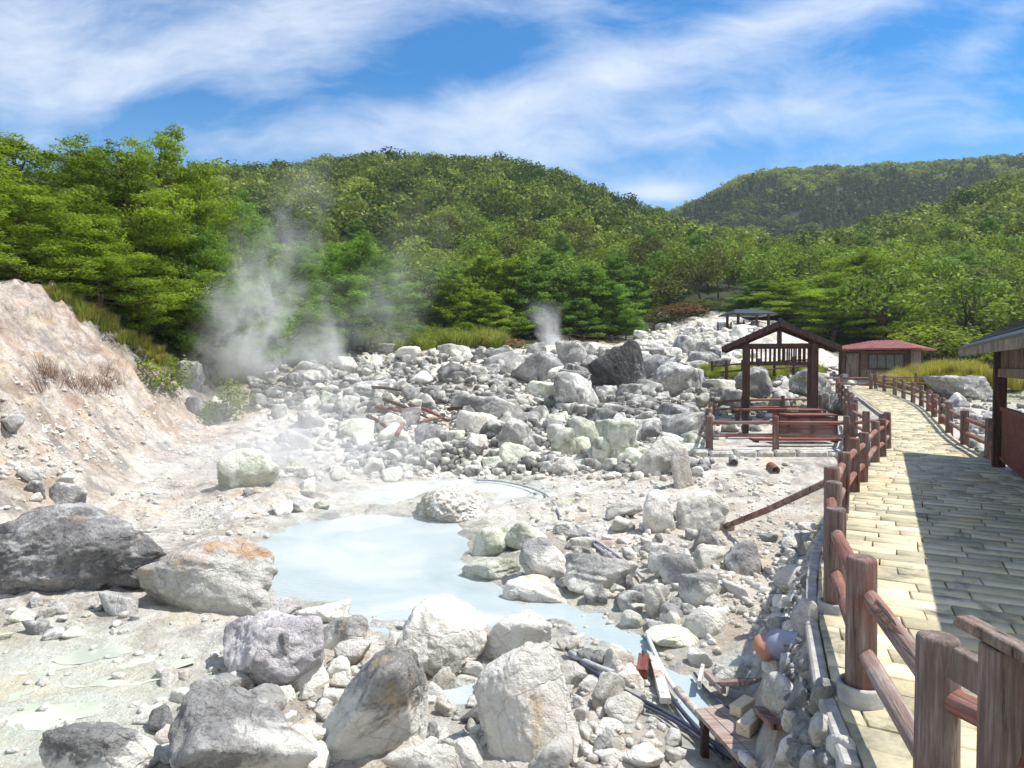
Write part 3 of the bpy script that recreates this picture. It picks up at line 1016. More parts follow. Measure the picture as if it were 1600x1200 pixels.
def rock_shape(seed, sub=5, facets=15, sharp=11, rough=.055, squash=1.0, peak=0.0):
    """weathered block in a unit box: smooth-edged polyhedron with chipped, ridged skin"""
    r = np.random.default_rng(seed)
    v, f = ico(sub)
    nrm = r.normal(size=(facets, 3))
    nrm /= np.linalg.norm(nrm, axis=1)[:, None]
    nrm = np.vstack([nrm, [[0, 0, 1], [0, 0, -1]]])
    off = r.uniform(.62, 1.0, facets + 2)
    off[-2] = .86
    dt = np.maximum(v @ nrm.T, 0) / off
    rad = (np.sum(dt ** sharp, axis=1)) ** (-1.0 / sharp)
    p = v * rad[:, None]
    s_ = seed * 3.71
    disp = fbm(p * 1.6 + s_, 3) * .13 + fbm(p * 4.5 + s_, 5, .56, ridged=True) * rough + fbm(p * 14 + s_, 3, .6) * rough * .35
    # ledges
    st = np.sin((p @ (r.normal(size=3) * 1.0 + np.array([0, 0, 2.0]))) * 5 + fbm(p * 2 + s_, 2) * 4)
    disp += .018 * st
    p = p * (1 + disp)[:, None]
    if peak:
        k = 1 - peak * np.clip((p[:, 2] + .6) / 1.6, 0, 1)
        p[:, 0] *= k
        p[:, 1] *= k
    lo, hi = p.min(0), p.max(0)
    p = (p - (lo + hi) / 2) / ((hi - lo) / 2)
    return p, f


def project(p):
    q = p - CAM
    fw = q @ np.array([0, CP, -SP])
    up = q @ np.array([0, SP, CP])
    return 800 + F * q[:, 0] / fw, 600 - F * up / fw


q_ = plane_pt(1155, 1140, -.75)
ROCK_SPOTS = [(q_[0], q_[1], .30)]
for q_ in [(770, 765), (800, 767), (830, 769), (855, 776), (868, 792), (876, 812), (900, 828), (925, 848), (955, 868), (985, 890), (1005, 912), (885, 1022), (905, 1045), (925, 1058), (950, 1075), (975, 1090), (1020, 1112), (1070, 1140), (1120, 1175), (1030, 1075), (1060, 1120), (1095, 1160)]:
    q_ = hit(*q_)[0]
    ROCK_SPOTS.append((q_[0], q_[1], .10))
if True:
    pass       # (x, y, r) of what already lies there


def hero(cx, base, wpx, hpx, mat, label, seed, dep=.8, rot=0.0, cat='boulder', name='boulder', sub=5, facets=15, sharp=11, rough=.055, peak=0.0, lean=0.0, sink=.22, group=None, d=None):
    """a boulder whose visible part has the photographed width, height and footing"""
    p, f = rock_shape(seed, sub, facets, sharp, rough, peak=peak)
    r = np.random.default_rng(seed + 900)
    az = r.uniform(0, 6.28)
    c_, s_ = math.cos(rot), math.sin(rot)
    p = np.stack([p[:, 0] * c_ - p[:, 2] * s_, p[:, 1], p[:, 0] * s_ + p[:, 2] * c_], -1)
    if lean:
        p[:, 0] += lean * p[:, 2]
    p = (p - (p.min(0) + p.max(0)) / 2) / ((p.max(0) - p.min(0)) / 2)
    if d is None:
        g, d = hit(cx, base)
    else:
        g = P(cx, base, d)
    w_ = wpx * d / F / 2
    th = math.atan2(CAM[2] - g[2], d)
    h_ = max(.35 * w_, (hpx * d / F - 2 * w_ * dep * math.sin(max(th, 0)) * .6) / 2 / max(math.cos(th), .4))
    sc = np.array([w_, w_ * dep, h_])
    ctr = np.array([g[0], g[1] + w_ * dep * .75, g[2] + h_ * (1 - 2 * sink)])
    for it in range(6):
        q = p * sc + ctr
        vis = q[:, 2] > g[2] - .01
        X_, Y_ = project(q[vis] if vis.sum() > 20 else q)
        tw, thh = X_.max() - X_.min(), Y_.max() - Y_.min()
        sc[0] *= np.clip(wpx / tw, .6, 1.6)
        sc[2] *= np.clip(hpx / thh, .7, 1.4)
        sc[2] = np.clip(sc[2], .22 * sc[0], 2.6 * sc[0])
        ctr[2] = g[2] + sc[2] * (1 - 2 * sink)
        ctr[0] += (cx - (X_.max() + X_.min()) / 2) * d / F
        ctr[1] += (Y_.max() - base) * d / F * 1.0
        ctr[1] = np.clip(ctr[1], g[1], g[1] + w_ * 2.5)
    me = mesh_np(name, p * sc, f, True)
    o = obj(name, me, M[mat], loc=ctr)
    tag(o, label, cat, group)
    ROCK_SPOTS.append((ctr[0], ctr[1], max(sc[0], sc[1]) * .85))
    return o


HEROES = [
    # cx, base, w, h, mat, label, options
    (85, 936, 352, 152, 'rock_dark', 'huge dark grey overhanging rock slab at the left edge above the pale mud', dict(seed=100, dep=.6, lean=.12, facets=12, sub=6, rough=.09, sink=.12, rot=.04)),
    (324, 960, 222, 124, 'rock_orange', 'broad pale boulder with orange crust on top at the pool edge beside the dark slab', dict(dep=.8, facets=12, sub=6, rot=-.12)),
    (428, 1082, 160, 128, 'rock_mauve', 'mauve grey block with a pitted flat face and ochre top', dict(dep=.9, facets=11, sub=6)),
    (468, 1080, 90, 96, 'rock_crusted', 'rounded grey boulder leaning against the mauve grey block', dict(dep=.7, seed=31, d=None)),
    (537, 1022, 78, 62, 'rock_crusted', 'small grey angular rock between the mauve block and the white boulder', {}),
    (552, 1040, 60, 42, 'rock_ochre', 'small buff rock tucked under the grey angular rock', {}),
    (430, 975, 86, 45, 'rock_mauve', 'low mauve rock at the near shore of the milky pool', {}),
    (505, 975, 90, 40, 'rock_pale', 'low whitish rock with a yellow spot at the near shore of the pool', {}),
    (582, 1196, 176, 186, 'rock_crusted', 'big slanting boulder with dark grey top and white crusted foot', dict(dep=.8, facets=10, lean=.35, sub=6)),
    (380, 1225, 236, 155, 'rock_crusted', 'flat topped grey slab boulder at the bottom of the view left of the slanting boulder', dict(dep=.7, facets=9, sub=6, sharp=14)),
    (160, 1232, 200, 105, 'rock_crusted', 'rounded grey boulder with yellow stains in the bottom left corner', dict(dep=.7, sub=6)),
    (830, 1194, 178, 192, 'rock_ochre', 'large upright egg shaped boulder in the front centre, olive grey with yellow stains', dict(dep=.85, facets=11, peak=.32, sub=6, sharp=8)),
    (690, 1062, 150, 135, 'rock_pale', 'bright white boulder with faint blue marks beside the pool outlet', dict(dep=.9, sub=6, peak=.2)),
    (802, 1040, 122, 88, 'rock_pale', 'cream coloured boulder right of the bright white one', dict(dep=.8, sub=6)),
    (850, 1068, 70, 45, 'rock_pale', 'low yellowish rock in front of the cream boulder', {}),
    (950, 1115, 54, 66, 'rock_pale', 'upright small white boulder beside the hoses', dict(peak=.3)),
    (1002, 1202, 74, 42, 'rock_pale', 'pale flat rock at the bottom of the view left of the plank pallet', {}),
    (768, 870, 66, 50, 'rock_green', 'mossy olive rock at the right shore of the pool', {}),
    (768, 908, 94, 38, 'rock_green', 'flat mossy rock jutting into the pool', dict(dep=.7, rot=-.1)),
    (822, 860, 72, 46, 'rock_green', 'yellow green crusted rock behind the mossy pair', {}),
    (850, 905, 78, 66, 'rock_crusted', 'pale grey block right of the mossy pair', {}),
    (838, 944, 108, 48, 'rock_pale', 'low white rock lapped by the outlet stream', {}),
    (938, 925, 120, 62, 'rock_crusted', 'broad sloping grey rock in the middle of the shore', dict(rot=-.3)),
    (1040, 897, 56, 46, 'rock_crusted', 'pointed grey rock beside the bundled hoses', {}),
    (1106, 864, 50, 42, 'rock_grey', 'round grey rock at the low end of the leaning pole', {}),
    (1161, 900, 62, 56, 'rock_dark', 'dark grey rock standing alone on the tan flat', dict(seed=41, sub=5)),
    (1092, 950, 68, 56, 'rock_crusted', 'grey two lobed boulder left of the tan flat', {}),
    (1101, 998, 66, 52, 'rock_pale', 'round whitish boulder below the two lobed one', dict(sharp=6)),
    (1024, 966, 36, 54, 'rock_pale', 'slim upright pale rock at the stream bank', dict(lean=-.3)),
    (986, 982, 36, 30, 'rock_pale', 'small white cobble at the stream bank', {}),
    (1050, 1014, 86, 40, 'rock_green', 'low rock with a green moss patch at the stream bank', {}),
    (1161, 1084, 94, 62, 'rock_pale', 'cream pitted boulder in front of the glazed pot', dict(rough=.08)),
    (975, 810, 58, 30, 'rock_pale', 'pale rock lying on the white flat beyond the hoses', {}),
    (1098, 832, 84, 66, 'rock_ochre', 'brownish wedge of rock on the far side of the tan flat', dict(dep=.9)),
    (1030, 832, 52, 68, 'rock_pale', 'pale leaning rock beside the brownish wedge', {}),
    (1066, 764, 36, 64, 'rock_ochre', 'upright dark sided rock standing on the flat before the enclosure', dict(peak=.35, facets=8)),
    (1030, 742, 80, 62, 'rock_pale', 'wide pale rock at the right end of the green rock pile', {}),
    (706, 820, 120, 68, 'rock_ochre', 'crumbly brown mound rising out of the milky pool', dict(peak=.75, rough=.22, sharp=5, dep=.9, sub=6, cat='mound', name='rock_mound')),
    (966, 618, 96, 88, 'rock_black', 'large black angular boulder standing above the rock field', dict(seed=823, facets=8, dep=.55, sub=6, sharp=12, rough=.05, rot=.5)),
    (902, 640, 76, 60, 'rock_grey', 'grey overhanging boulder left of the black one', dict(lean=-.3)),
    (1055, 620, 80, 56, 'rock_grey', 'grey sloping boulder right of the black one', dict(rot=-.3)),
    (1015, 622, 46, 30, 'rock_grey', 'small round boulder at the foot of the black one', {}),
    (845, 592, 90, 44, 'rock_dark', 'dark cleft boulder on the crest of the rock field', {}),
    (893, 572, 52, 40, 'rock_grey', 'tall pale grey boulder on the crest beside the small steam vent', {}),
    (838, 562, 36, 28, 'rock_dark', 'dark round boulder on the crest left of the small steam vent', {}),
    (638, 562, 40, 22, 'rock_pale', 'white boulder at the foot of the bushes on the crest', {}),
    (712, 560, 60, 24, 'rock_pale', 'long white boulder on the crest below the rusty bush', {}),
    (292, 612, 58, 50, 'rock_grey', 'cracked round boulder at the foot of the pink bank', dict(facets=9)),
    (340, 656, 48, 38, 'rock_ochre', 'buff boulder below the cracked round one', {}),
    (302, 646, 30, 28, 'rock_grey', 'small grey rock left of the buff boulder', {}),
    (388, 762, 100, 62, 'rock_green', 'olive boulder veiled by steam behind the pool', dict(dep=.6)),
    (808, 708, 66, 56, 'rock_grey', 'grey boulder in the middle of the rock field with a pale split stone beside it', {}),
    (778, 660, 96, 42, 'rock_grey', 'wide grey boulder across the middle of the rock field', {}),
    (880, 712, 40, 44, 'rock_green', 'dark olive boulder in the green rock pile', {}),
    (912, 700, 50, 50, 'rock_green', 'green crusted boulder in the centre of the green rock pile', {}),
    (965, 720, 72, 66, 'rock_green', 'largest boulder of the green rock pile', {}),
    (940, 726, 30, 44, 'rock_green', 'narrow upright stone at the front of the green rock pile', {}),
    (725, 640, 60, 30, 'rock_grey', 'smooth grey boulder left of the middle of the rock field', {}),
    (576, 625, 78, 30, 'rock_grey', 'long grey boulder at the left part of the rock field', {}),
    (100, 800, 72, 48, 'rock_grey', 'pale grey rock behind the huge dark slab', {}),
    (185, 965, 64, 42, 'rock_grey', 'small grey rock under the gap between slab and orange crusted boulder', {}),
    (1502, 628, 118, 42, 'rock_grey', 'big flat grey boulder with a dark underside beyond the right hand fence', dict(dep=.7, facets=10)),
    (1490, 592, 70, 26, 'rock_ochre', 'peaked buff rock behind the flat grey boulder', dict(peak=.4)),
    (1540, 585, 56, 16, 'rock_grey', 'low grey rock in the golden grass', {}),
    (1178, 622, 60, 50, 'rock_grey', 'grey rounded boulder seen between the shelter posts', {}),
    (1262, 620, 60, 44, 'rock_grey', 'cracked grey boulder behind the right post of the shelter', {}),
    (1257, 1000, 44, 66, 'rock_grey', 'grey rock wedged against the kerb above the pot', {}),
    (1247, 1110, 40, 44, 'rock_grey', 'dark grey cobble below the pot', {}),
    (1292, 1120, 54, 62, 'rock_grey', 'grey block stacked against the kerb', {}),
    (1250, 1160, 60, 52, 'rock_pale', 'pale cobble beside the plank pallet', {}),
    (1290, 1172, 56, 60, 'rock_pale', 'lit pale block at the foot of the kerb', {}),
    (1232, 1196, 40, 50, 'rock_pale', 'small pale stone at the right corner of the pallet', {}),
    (1325, 1215, 70, 70, 'rock_ochre', 'brown grey rock in the bottom right rubble', {}),
    (1268, 1215, 40, 44, 'rock_pale', 'white topped stone at the bottom of the rubble', {}),
]
for k, (cx, base, wp, hp, mat, lab, op) in enumerate(HEROES):
    op = dict(op)
    sd = op.pop('seed', 100 + k)
    if 'sub' not in op and wp < 60:
        op['sub'] = 4
    hero(cx, base, wp, hp, mat, lab, sd, **op)

# library of shapes shared by the field of boulders
LIB = []
for k in range(16):
    p, f = rock_shape(500 + k, 4, facets=9 + k % 6, sharp=9 + (k % 4) * 3, rough=.06)
    LIB.append((p, f))
LIBM = {}


def lib_mesh(k, mat, name):
    key = (k, mat, name)
    if key not in LIBM:
        me = mesh_np(name, LIB[k][0], LIB[k][1], True)
        me.materials.append(M[mat])
        LIBM[key] = me
    return LIBM[key]


def scatter(poly, count, size, mats, label, group, name, cat, gap=.62, seed=1, tall=(.55, .95), tries=14):
    rs = random.Random(seed)
    pl = np.array(poly, float)
    lo, hi_ = pl.min(0), pl.max(0)
    n_ = 0
    for _ in range(count * tries):
        if n_ >= count:
            break
        px, py = rs.uniform(lo[0], hi_[0]), rs.uniform(lo[1], hi_[1])
        if not inside(np.array([px]), np.array([py]), poly)[0]:
            continue
        g, d = hit(px, py)
        r = rs.uniform(0, 1)
        rad = (size[0] + (size[1] - size[0]) * r ** 1.7) / 2
        if d > 75 or any((g[0] - a) ** 2 + (g[1] - b) ** 2 < (gap * (rad + c)) ** 2 for a, b, c in ROCK_SPOTS):
            continue
        if name == 'boulder' and inside(np.array([g[0]]), np.array([g[1]]), POOL)[0] and rad > .3:
            continue
        if seg_dist(np.array([g[0]]), np.array([g[1]]), PL)[0] > -.12 - rad * .6 and seg_dist(np.array([g[0]]), np.array([g[1]]), PR)[0] < rad * .7 and g[1] < 38:
            continue
        mat = rs.choice(mats)
        me = lib_mesh(rs.randrange(16), mat, name)
        s3 = (rad * rs.uniform(.85, 1.2), rad * rs.uniform(.7, 1.1), rad * rs.uniform(*tall))
        o = obj(name, me, None, loc=(g[0], g[1], g[2] + s3[2] * .26), rot=(rs.uniform(-.3, .3), rs.uniform(-.3, .3), rs.uniform(0, 6.28)), scale=s3)
        tag(o, label, cat, group)
        ROCK_SPOTS.append((g[0], g[1], rad))
        n_ += 1
    return n_


scatter([(500, 548), (1120, 540), (1130, 590), (500, 600)], 15, (1.2, 2.2), ['rock_far', 'rock_grey', 'rock_dark', 'rock_dark'], 'large grey boulder on the far crest of the rock field', 'large boulders along the crest of the rock field', 'boulder', 'boulder', seed=2, tall=(.6, 1.0))
scatter([(400, 556), (1130, 548), (1130, 610), (400, 612)], 70, (.6, 1.5), ['rock_far', 'rock_far', 'rock_grey', 'rock_dark', 'rock_pale'], 'grey and white boulder in the upper part of the rock field', 'boulders in the upper part of the rock field', 'boulder', 'boulder', seed=3)
scatter([(430, 605), (1110, 600), (1110, 690), (430, 700)], 80, (.45, 1.35), ['rock_far', 'rock_grey', 'rock_far', 'rock_dark', 'rock_green', 'rock_ochre'], 'weathered grey boulder in the middle of the rock field', 'boulders in the middle of the rock field', 'boulder', 'boulder', seed=4)
scatter([(800, 650), (1100, 640), (1100, 738), (800, 738)], 40, (.4, .95), ['rock_green', 'rock_green', 'rock_pale', 'rock_grey'], 'greenish crusted boulder in the rock pile before the enclosure', 'greenish boulders of the rock pile', 'boulder', 'boulder', seed=5)
scatter([(540, 690), (800, 690), (800, 745), (500, 750)], 22, (.3, .8), ['rock_green', 'rock_pale', 'rock_pale'], 'pale steamed rock on the far shore of the pool', 'pale rocks on the far shore of the pool', 'rock', 'rock', seed=6)
scatter([(420, 965), (760, 990), (760, 1200), (640, 1200)], 46, (.10, .34), ['rock_pale', 'rock_pale', 'rock_ochre', 'rock_grey'], 'small whitish rock among the foreground boulders', 'small rocks among the foreground boulders', 'rock', 'rock', seed=7)
scatter([(880, 790), (1210, 820), (1130, 1060), (920, 940)], 24, (.12, .34), ['rock_pale', 'rock_grey', 'rock_ochre'], 'small pale rock between stream and tan flat', 'small rocks between stream and tan flat', 'rock', 'rock', seed=8)
scatter([(1225, 830), (1300, 830), (1340, 1200), (1230, 1200), (1210, 1040)], 44, (.14, .34), ['rock_grey', 'rock_pale', 'rock_ochre', 'rock_grey'], 'rubble stone heaped against the side of the walk', 'stones heaped against the side of the walk', 'rock', 'rock', seed=9, gap=.5)
scatter([(1120, 585), (1340, 570), (1330, 648), (1120, 640)], 26, (.5, 1.5), ['rock_far', 'rock_grey', 'rock_pale'], 'grey boulder in the ground round the small shelter', 'boulders round the small shelter', 'boulder', 'boulder', seed=10)
scatter([(1440, 600), (1600, 590), (1600, 700), (1520, 700)], 18, (.4, 1.1), ['rock_far', 'rock_grey', 'rock_pale'], 'grey rock on the ground beyond the right hand fence', 'rocks beyond the right hand fence', 'rock', 'rock', seed=12)
scatter([(0, 640), (400, 650), (400, 800), (0, 780)], 16, (.12, .42), ['rock_ochre', 'rock_pale', 'rock_grey'], 'small rock lying on the pinkish slope at the left', 'small rocks on the left slope', 'rock', 'rock', seed=13)
scatter([(1000, 500), (1190, 505), (1180, 560), (1000, 560)], 18, (.7, 1.7), ['rock_pale', 'rock_pale', 'rock_grey'], 'whitish boulder on the bare knoll below the far shelter', 'boulders on the bare knoll', 'boulder', 'boulder', seed=14)

# rubble nobody could count: one mesh per tone
def rubble(name, regions, mat, label, seed):
    rs = np.random.default_rng(seed)
    base = []
    for k in range(8):
        p, f = rock_shape(900 + k + seed, 2, facets=7, sharp=22, rough=.09)
        base.append(p)
    Vs, Fs, n0 = [], [], 0
    for (poly, cnt, s0, s1) in regions:
        pl = np.array(poly, float)
        lo, hi_ = pl.min(0), pl.max(0)
        px = rs.uniform(lo[0], hi_[0], cnt * 3)
        py = rs.uniform(lo[1], hi_[1], cnt * 3)
        ok = inside(px, py, poly)
        px, py = px[ok][:cnt], py[ok][:cnt]
        # vectorised ground search
        a, b = (px - 800) / F, -(py - 600) / F
        dx, dy, dz = a, CP + b * SP, -SP + b * CP
        dd = np.geomspace(2, 80, 160)
        Q = gh(dx[:, None] * dd, dy[:, None] * dd) - (CAM[2] + dz[:, None] * dd)
        i = np.argmax(Q > 0, axis=1)
        good = Q.max(1) > 0
        i0 = np.maximum(i - 1, 0)
        q0, q1 = Q[np.arange(len(i)), i0], Q[np.arange(len(i)), i]
        tt = np.where(q1 != q0, -q0 / (q1 - q0 + 1e-9), 0)
        d = dd[i0] + (dd[i] - dd[i0]) * np.clip(tt, 0, 1)
        x, y = dx * d, dy * d
        z = gh(x, y)
        for k in range(len(x)):
            if not good[k] or z[k] < WZ - .03 or (1060 < px[k] < 1235 and 1040 < py[k] < 1200) or (py[k] > 980 and px[k] < 330 and rs.random() < .8):
                continue
            s_ = s0 + (s1 - s0) * rs.random() ** 2.5
            ang_ = rs.uniform(0, 6.28)
            c_, s__ = math.cos(ang_), math.sin(ang_)
            p = base[rs.integers(8)] * np.array([1, rs.uniform(.6, 1), rs.uniform(.45, .85)]) * s_ / 2
            p = np.stack([p[:, 0] * c_ - p[:, 1] * s__, p[:, 0] * s__ + p[:, 1] * c_, p[:, 2]], -1)
            Vs.append(p + np.array([x[k], y[k], z[k] + s_ * .12]))
            Fs.append(f + n0)
            n0 += len(p)
    me = mesh_np(name, np.vstack(Vs), np.vstack(Fs), False)
    o = obj(name, me, M[mat])
    tag(o, label, 'rubble', None, 'stuff')


rubble('pale_rubble', [([(0, 960), (1130, 960), (1240, 1200), (0, 1200)], 1300, .015, .12), ([(800, 700), (1240, 720), (1240, 1000), (800, 900)], 1000, .02, .16),
                       ([(0, 660), (420, 660), (420, 850), (0, 850)], 420, .02, .14), ([(400, 560), (1110, 560), (1110, 750), (400, 750)], 1800, .06, .32),
                       ([(1000, 505), (1190, 505), (1190, 560), (1000, 560)], 400, .2, .8)], 'rock_pale', 'pale broken stones and gravel strewn over the whitish ground', 21)
scatter([(200, 1050), (420, 1060), (480, 1200), (150, 1200)], 22, (.08, .28), ['rock_ochre', 'rock_pale', 'rock_grey'], 'small rock in the crust at the lower left', 'small rocks in the crust at the lower left', 'rock', 'rock', seed=17)
scatter([(880, 1000), (1000, 1060), (1080, 1200), (880, 1200)], 20, (.07, .22), ['rock_ochre', 'rock_pale', 'rock_pale'], 'small pale rock beside the hoses at the bottom of the view', 'small rocks beside the hoses', 'rock', 'rock', seed=18)
scatter([(0, 935), (240, 960), (250, 990), (0, 1000)], 16, (.08, .26), ['rock_green', 'rock_pale', 'rock_grey'], 'small rock in the crusted ledge under the dark slab', 'small rocks in the ledge under the slab', 'rock', 'rock', seed=24)
scatter([(300, 985), (1000, 1000), (1000, 1200), (260, 1200)], 60, (.16, .42), ['rock_pale', 'rock_pale', 'rock_crusted', 'rock_ochre'], 'whitish crusted rock wedged between the big front boulders', 'rocks wedged between the big front boulders', 'rock', 'rock', seed=51, gap=.46, tall=(.6, .95))
scatter([(860, 800), (1120, 840), (1130, 1010), (940, 960)], 26, (.18, .5), ['rock_pale', 'rock_crusted', 'rock_grey'], 'pale rock on the right shore of the outlet stream', 'rocks on the right shore of the stream', 'rock', 'rock', seed=52, gap=.5)
scatter([(330, 690), (560, 690), (540, 800), (360, 810)], 24, (.2, .8), ['rock_pale', 'rock_green', 'rock_crusted'], 'pale rock in the steam on the left shore', 'rocks in the steam on the left shore', 'rock', 'rock', seed=53)
rubble('grey_scree', [([(390, 548), (1130, 545), (1130, 650), (390, 640)], 2600, .12, .7), ([(500, 640), (1110, 640), (1110, 740), (560, 740)], 1500, .1, .45),
                      ([(1110, 570), (1340, 565), (1330, 645), (1110, 690)], 400, .1, .5), ([(1220, 820), (1300, 820), (1340, 1200), (1200, 1200)], 420, .03, .14), ([(1440, 600), (1600, 590), (1600, 720), (1520, 720)], 250, .1, .4)],
       'rock_far', 'grey scree filling the gaps of the rock field', 22)
rubble('ochre_debris', [([(1080, 750), (1290, 760), (1240, 1060), (1050, 900)], 700, .02, .09), ([(0, 560), (260, 600), (400, 700), (0, 760)], 600, .02, .13), ([(540, 640), (800, 640), (760, 700), (560, 700)], 200, .08, .3)],
       'rock_ochre', 'brownish stone crumbs on the tan flat and the pinkish slope', 23)

# ================================================================== FENCES
def log_post(h, r0, r1, name='post', mat='log', n=18, seed=0):
    """turned log with a chamfered, slightly domed head and drying cracks"""
    rs = np.random.default_rng(seed)
    hs_ = [0, h * .25, h * .5, h * .75, h - .02, h - .004, h]
    rr_ = [r0, r0 * .99, (r0 + r1) / 2, r1 * 1.01, r1, r1 * .93, r1 * .80]
    wob = 1 + rs.normal(0, .018, n)
    cr = rs.choice(n, 3, replace=False)
    for c in cr:
        wob[c] *= .93
    vs, fs = [], []
    for z_, r_ in zip(hs_, rr_):
        for k in range(n):
            a = 2 * math.pi * k / n
            vs.append((math.cos(a) * r_ * wob[k], math.sin(a) * r_ * wob[k], z_))
    for i in range(len(hs_) - 1):
        for k in range(n):
            j = (k + 1) % n
            fs.append((i * n + k, i * n + j, i * n + n + j, i * n + n + k))
    fs.append(tuple((len(hs_) - 1) * n + k for k in range(n)))
    fs.append(tuple(range(n - 1, -1, -1)))
    mb = MB()
    mb.add(vs, fs)
    return mb.mesh(name, True)


POSTM = [log_post(0.95, .074, .070, seed=k) for k in range(4)]
RAILM = [log_post(1.0, .045, .043, 'rail', n=14, seed=20 + k) for k in range(3)]
for me in POSTM:
    me.materials.append(M['log'])
for me in RAILM:
    me.materials.append(M['rail'])

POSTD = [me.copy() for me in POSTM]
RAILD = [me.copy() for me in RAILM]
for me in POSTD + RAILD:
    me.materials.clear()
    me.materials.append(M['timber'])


def log_fence(pts, label, group=None, H=.75, rails=(.57, .28), rr=1.0, lean=None, name='log_fence', scale_r=1.0, skip=(), dark=False):
    """pts: list of (x, y, z of the ground at the post)"""
    rs = random.Random(len(pts) * 7 + int(pts[0][0] * 10))
    root = thing(name, label, 'fence', pts[0], 0, group)
    P0 = Vector(pts[0])
    tops = []
    for k, p in enumerate(pts):
        lx, ly = rs.uniform(-.02, .02), rs.uniform(-.02, .02)
        if lean and k in lean:
            lx, ly = lean[k]
        hh = H * rs.uniform(.96, 1.05)
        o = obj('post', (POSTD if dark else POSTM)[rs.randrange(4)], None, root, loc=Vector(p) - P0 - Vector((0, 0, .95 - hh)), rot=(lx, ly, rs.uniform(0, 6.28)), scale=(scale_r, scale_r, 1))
        tops.append((Vector(p), lx, ly))
    for k in range(len(pts) - 1):
        if k in skip:
            continue
        for hz in rails:
            hz2 = hz * H / .75
            a = tops[k][0] + Vector((tops[k][2] * hz2, -tops[k][1] * hz2, hz2))
            b = tops[k + 1][0] + Vector((tops[k + 1][2] * hz2, -tops[k + 1][1] * hz2, hz2 + rs.uniform(-.012, .012)))
            d = b - a
            q = d.to_track_quat('Z', 'Y')
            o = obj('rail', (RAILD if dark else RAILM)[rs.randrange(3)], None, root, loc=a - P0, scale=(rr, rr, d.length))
            o.rotation_euler = q.to_euler()
    return root


def on_path(pl, off=0.0):
    return [(a + off, b, float(zpath(b)) - .03) for a, b in pl]


# left fence of the walk: from the near corner to the enclosure, then on to the hut
LF = [(2.02, .95), (1.47, 2.34), (1.76, 3.42), (2.23, 4.71), (2.78, 5.93), (3.08, 6.54), (3.84, 7.92), (4.62, 9.2), (5.14, 10.0), (6.43, 12.07), (6.96, 12.8), (7.66, 13.9)]
LF = [(a + .02, b + .02) for a, b in LF]
fl = log_fence(on_path(LF), 'weathered log fence with two rails along the near left edge of the paved walk', 'log fences of the walk', scale_r=1.0, lean={2: (.0, .035), 1: (-.02, .05)})
# pipe sleeves round the feet of the two near posts
for k, (hh, rr_) in {2: (.16, .115), 3: (.10, .105)}.items():
    mb = MB()
    n = 28
    vs, fs = [], []
    for z_, r_ in ((-.30, rr_), (hh * .5, rr_), (hh * .5 + .01, rr_ - .006), (hh * .5 + .01, rr_ - .022), (hh * .5 - .03, rr_ - .024)):
        for j in range(n):
            a = 2 * math.pi * j / n
            vs.append((math.cos(a) * r_, math.sin(a) * r_, z_))
    for i in range(4):
        for j in range(n):
            fs.append((i * n + j, i * n + (j + 1) % n, i * n + n + (j + 1) % n, i * n + n + j))
    mb.add(vs, fs)
    p0 = Vector((LF[0][0], LF[0][1], 0))
    mb.build('post_sleeve', M['concrete'], fl, True, loc=Vector((LF[k][0], LF[k][1], 0)) - p0 + Vector((0, 0, .03)))
# rotten hollow in the upper rail between the two nearest tall posts
ra_, rb2 = Vector((LF[2][0], LF[2][1], .57 - .03)), Vector((LF[1][0], LF[1][1], .57 - .03))
dr = (rb2 - ra_).normalized()
sd_ = dr.cross(Vector((0, 0, 1))).normalized()
for nm, mt_, f0, f1, wdt, hgt in (('rot_hollow', 'soot', .20, .50, .020, .0505), ('splintered_edge', 'bark', .16, .60, .030, .0475)):
    mb = MB()
    vs, fs = [], []
    nseg = 22
    rsx = random.Random(3)
    for i in range(nseg + 1):
        t_ = i / nseg
        c_ = ra_.lerp(rb2, f0 + (f1 - f0) * t_) - p0 if False else ra_.lerp(rb2, f0 + (f1 - f0) * t_)
        ww = wdt * (math.sin(math.pi * t_) ** .5 + .02) * rsx.uniform(.7, 1.15)
        for sgn_, hz_ in ((-1, hgt - .012), (-.4, hgt), (.4, hgt), (1, hgt - .012)):
            q_ = c_ + sd_ * (ww * sgn_ - .012) + Vector((0, 0, hz_))
            vs.append(tuple(q_ - Vector((LF[0][0], LF[0][1], float(zpath(LF[0][1])) - .03))))
    for i in range(nseg):
        for k in range(3):
            fs.append((i * 4 + k, i * 4 + k + 1, i * 4 + k + 5, i * 4 + k + 4))
    mb.add(vs, fs)
    mb.build(nm, M[mt_], fl)

LF2 = [(7.75, 14.9), (8.3, 16.6), (9.2, 18.3), (10.0, 20.1), (10.9, 22.0), (11.7, 23.9), (12.5, 25.8), (13.3, 27.7), (14.1, 29.6)]
log_fence([(a, b, float(zpath(b)) - .06) for a, b in LF2], 'close posted log fence along the far left edge of the walk beside the small shelter', 'log fences of the walk', scale_r=1.1)
LF3 = [(14.2, 30.4), (15.3, 31.2), (16.3, 32.0), (17.0, 33.4)]
log_fence([(14.0, 34.6, .55), (15.0, 34.0, .55), (16.1, 33.3, .55), (17.3, 32.9, .55)], 'short piece of log fence crossing in front of the red roofed hut', 'log fences of the walk', scale_r=1.1)
RF = [(8.35, 11.0), (8.85, 12.7), (9.6, 14.5), (10.67, 16.7), (11.8, 18.8), (12.9, 20.9), (13.95, 22.9), (14.9, 24.9), (15.7, 26.8), (16.3, 28.5), (16.95, 30.3), (17.4, 32.0), (17.8, 33.5)]
RF = [(a + .05, b) for a, b in RF]
log_fence(on_path(RF), 'curving log fence along the right edge of the paved walk', 'log fences of the walk', scale_r=1.15)
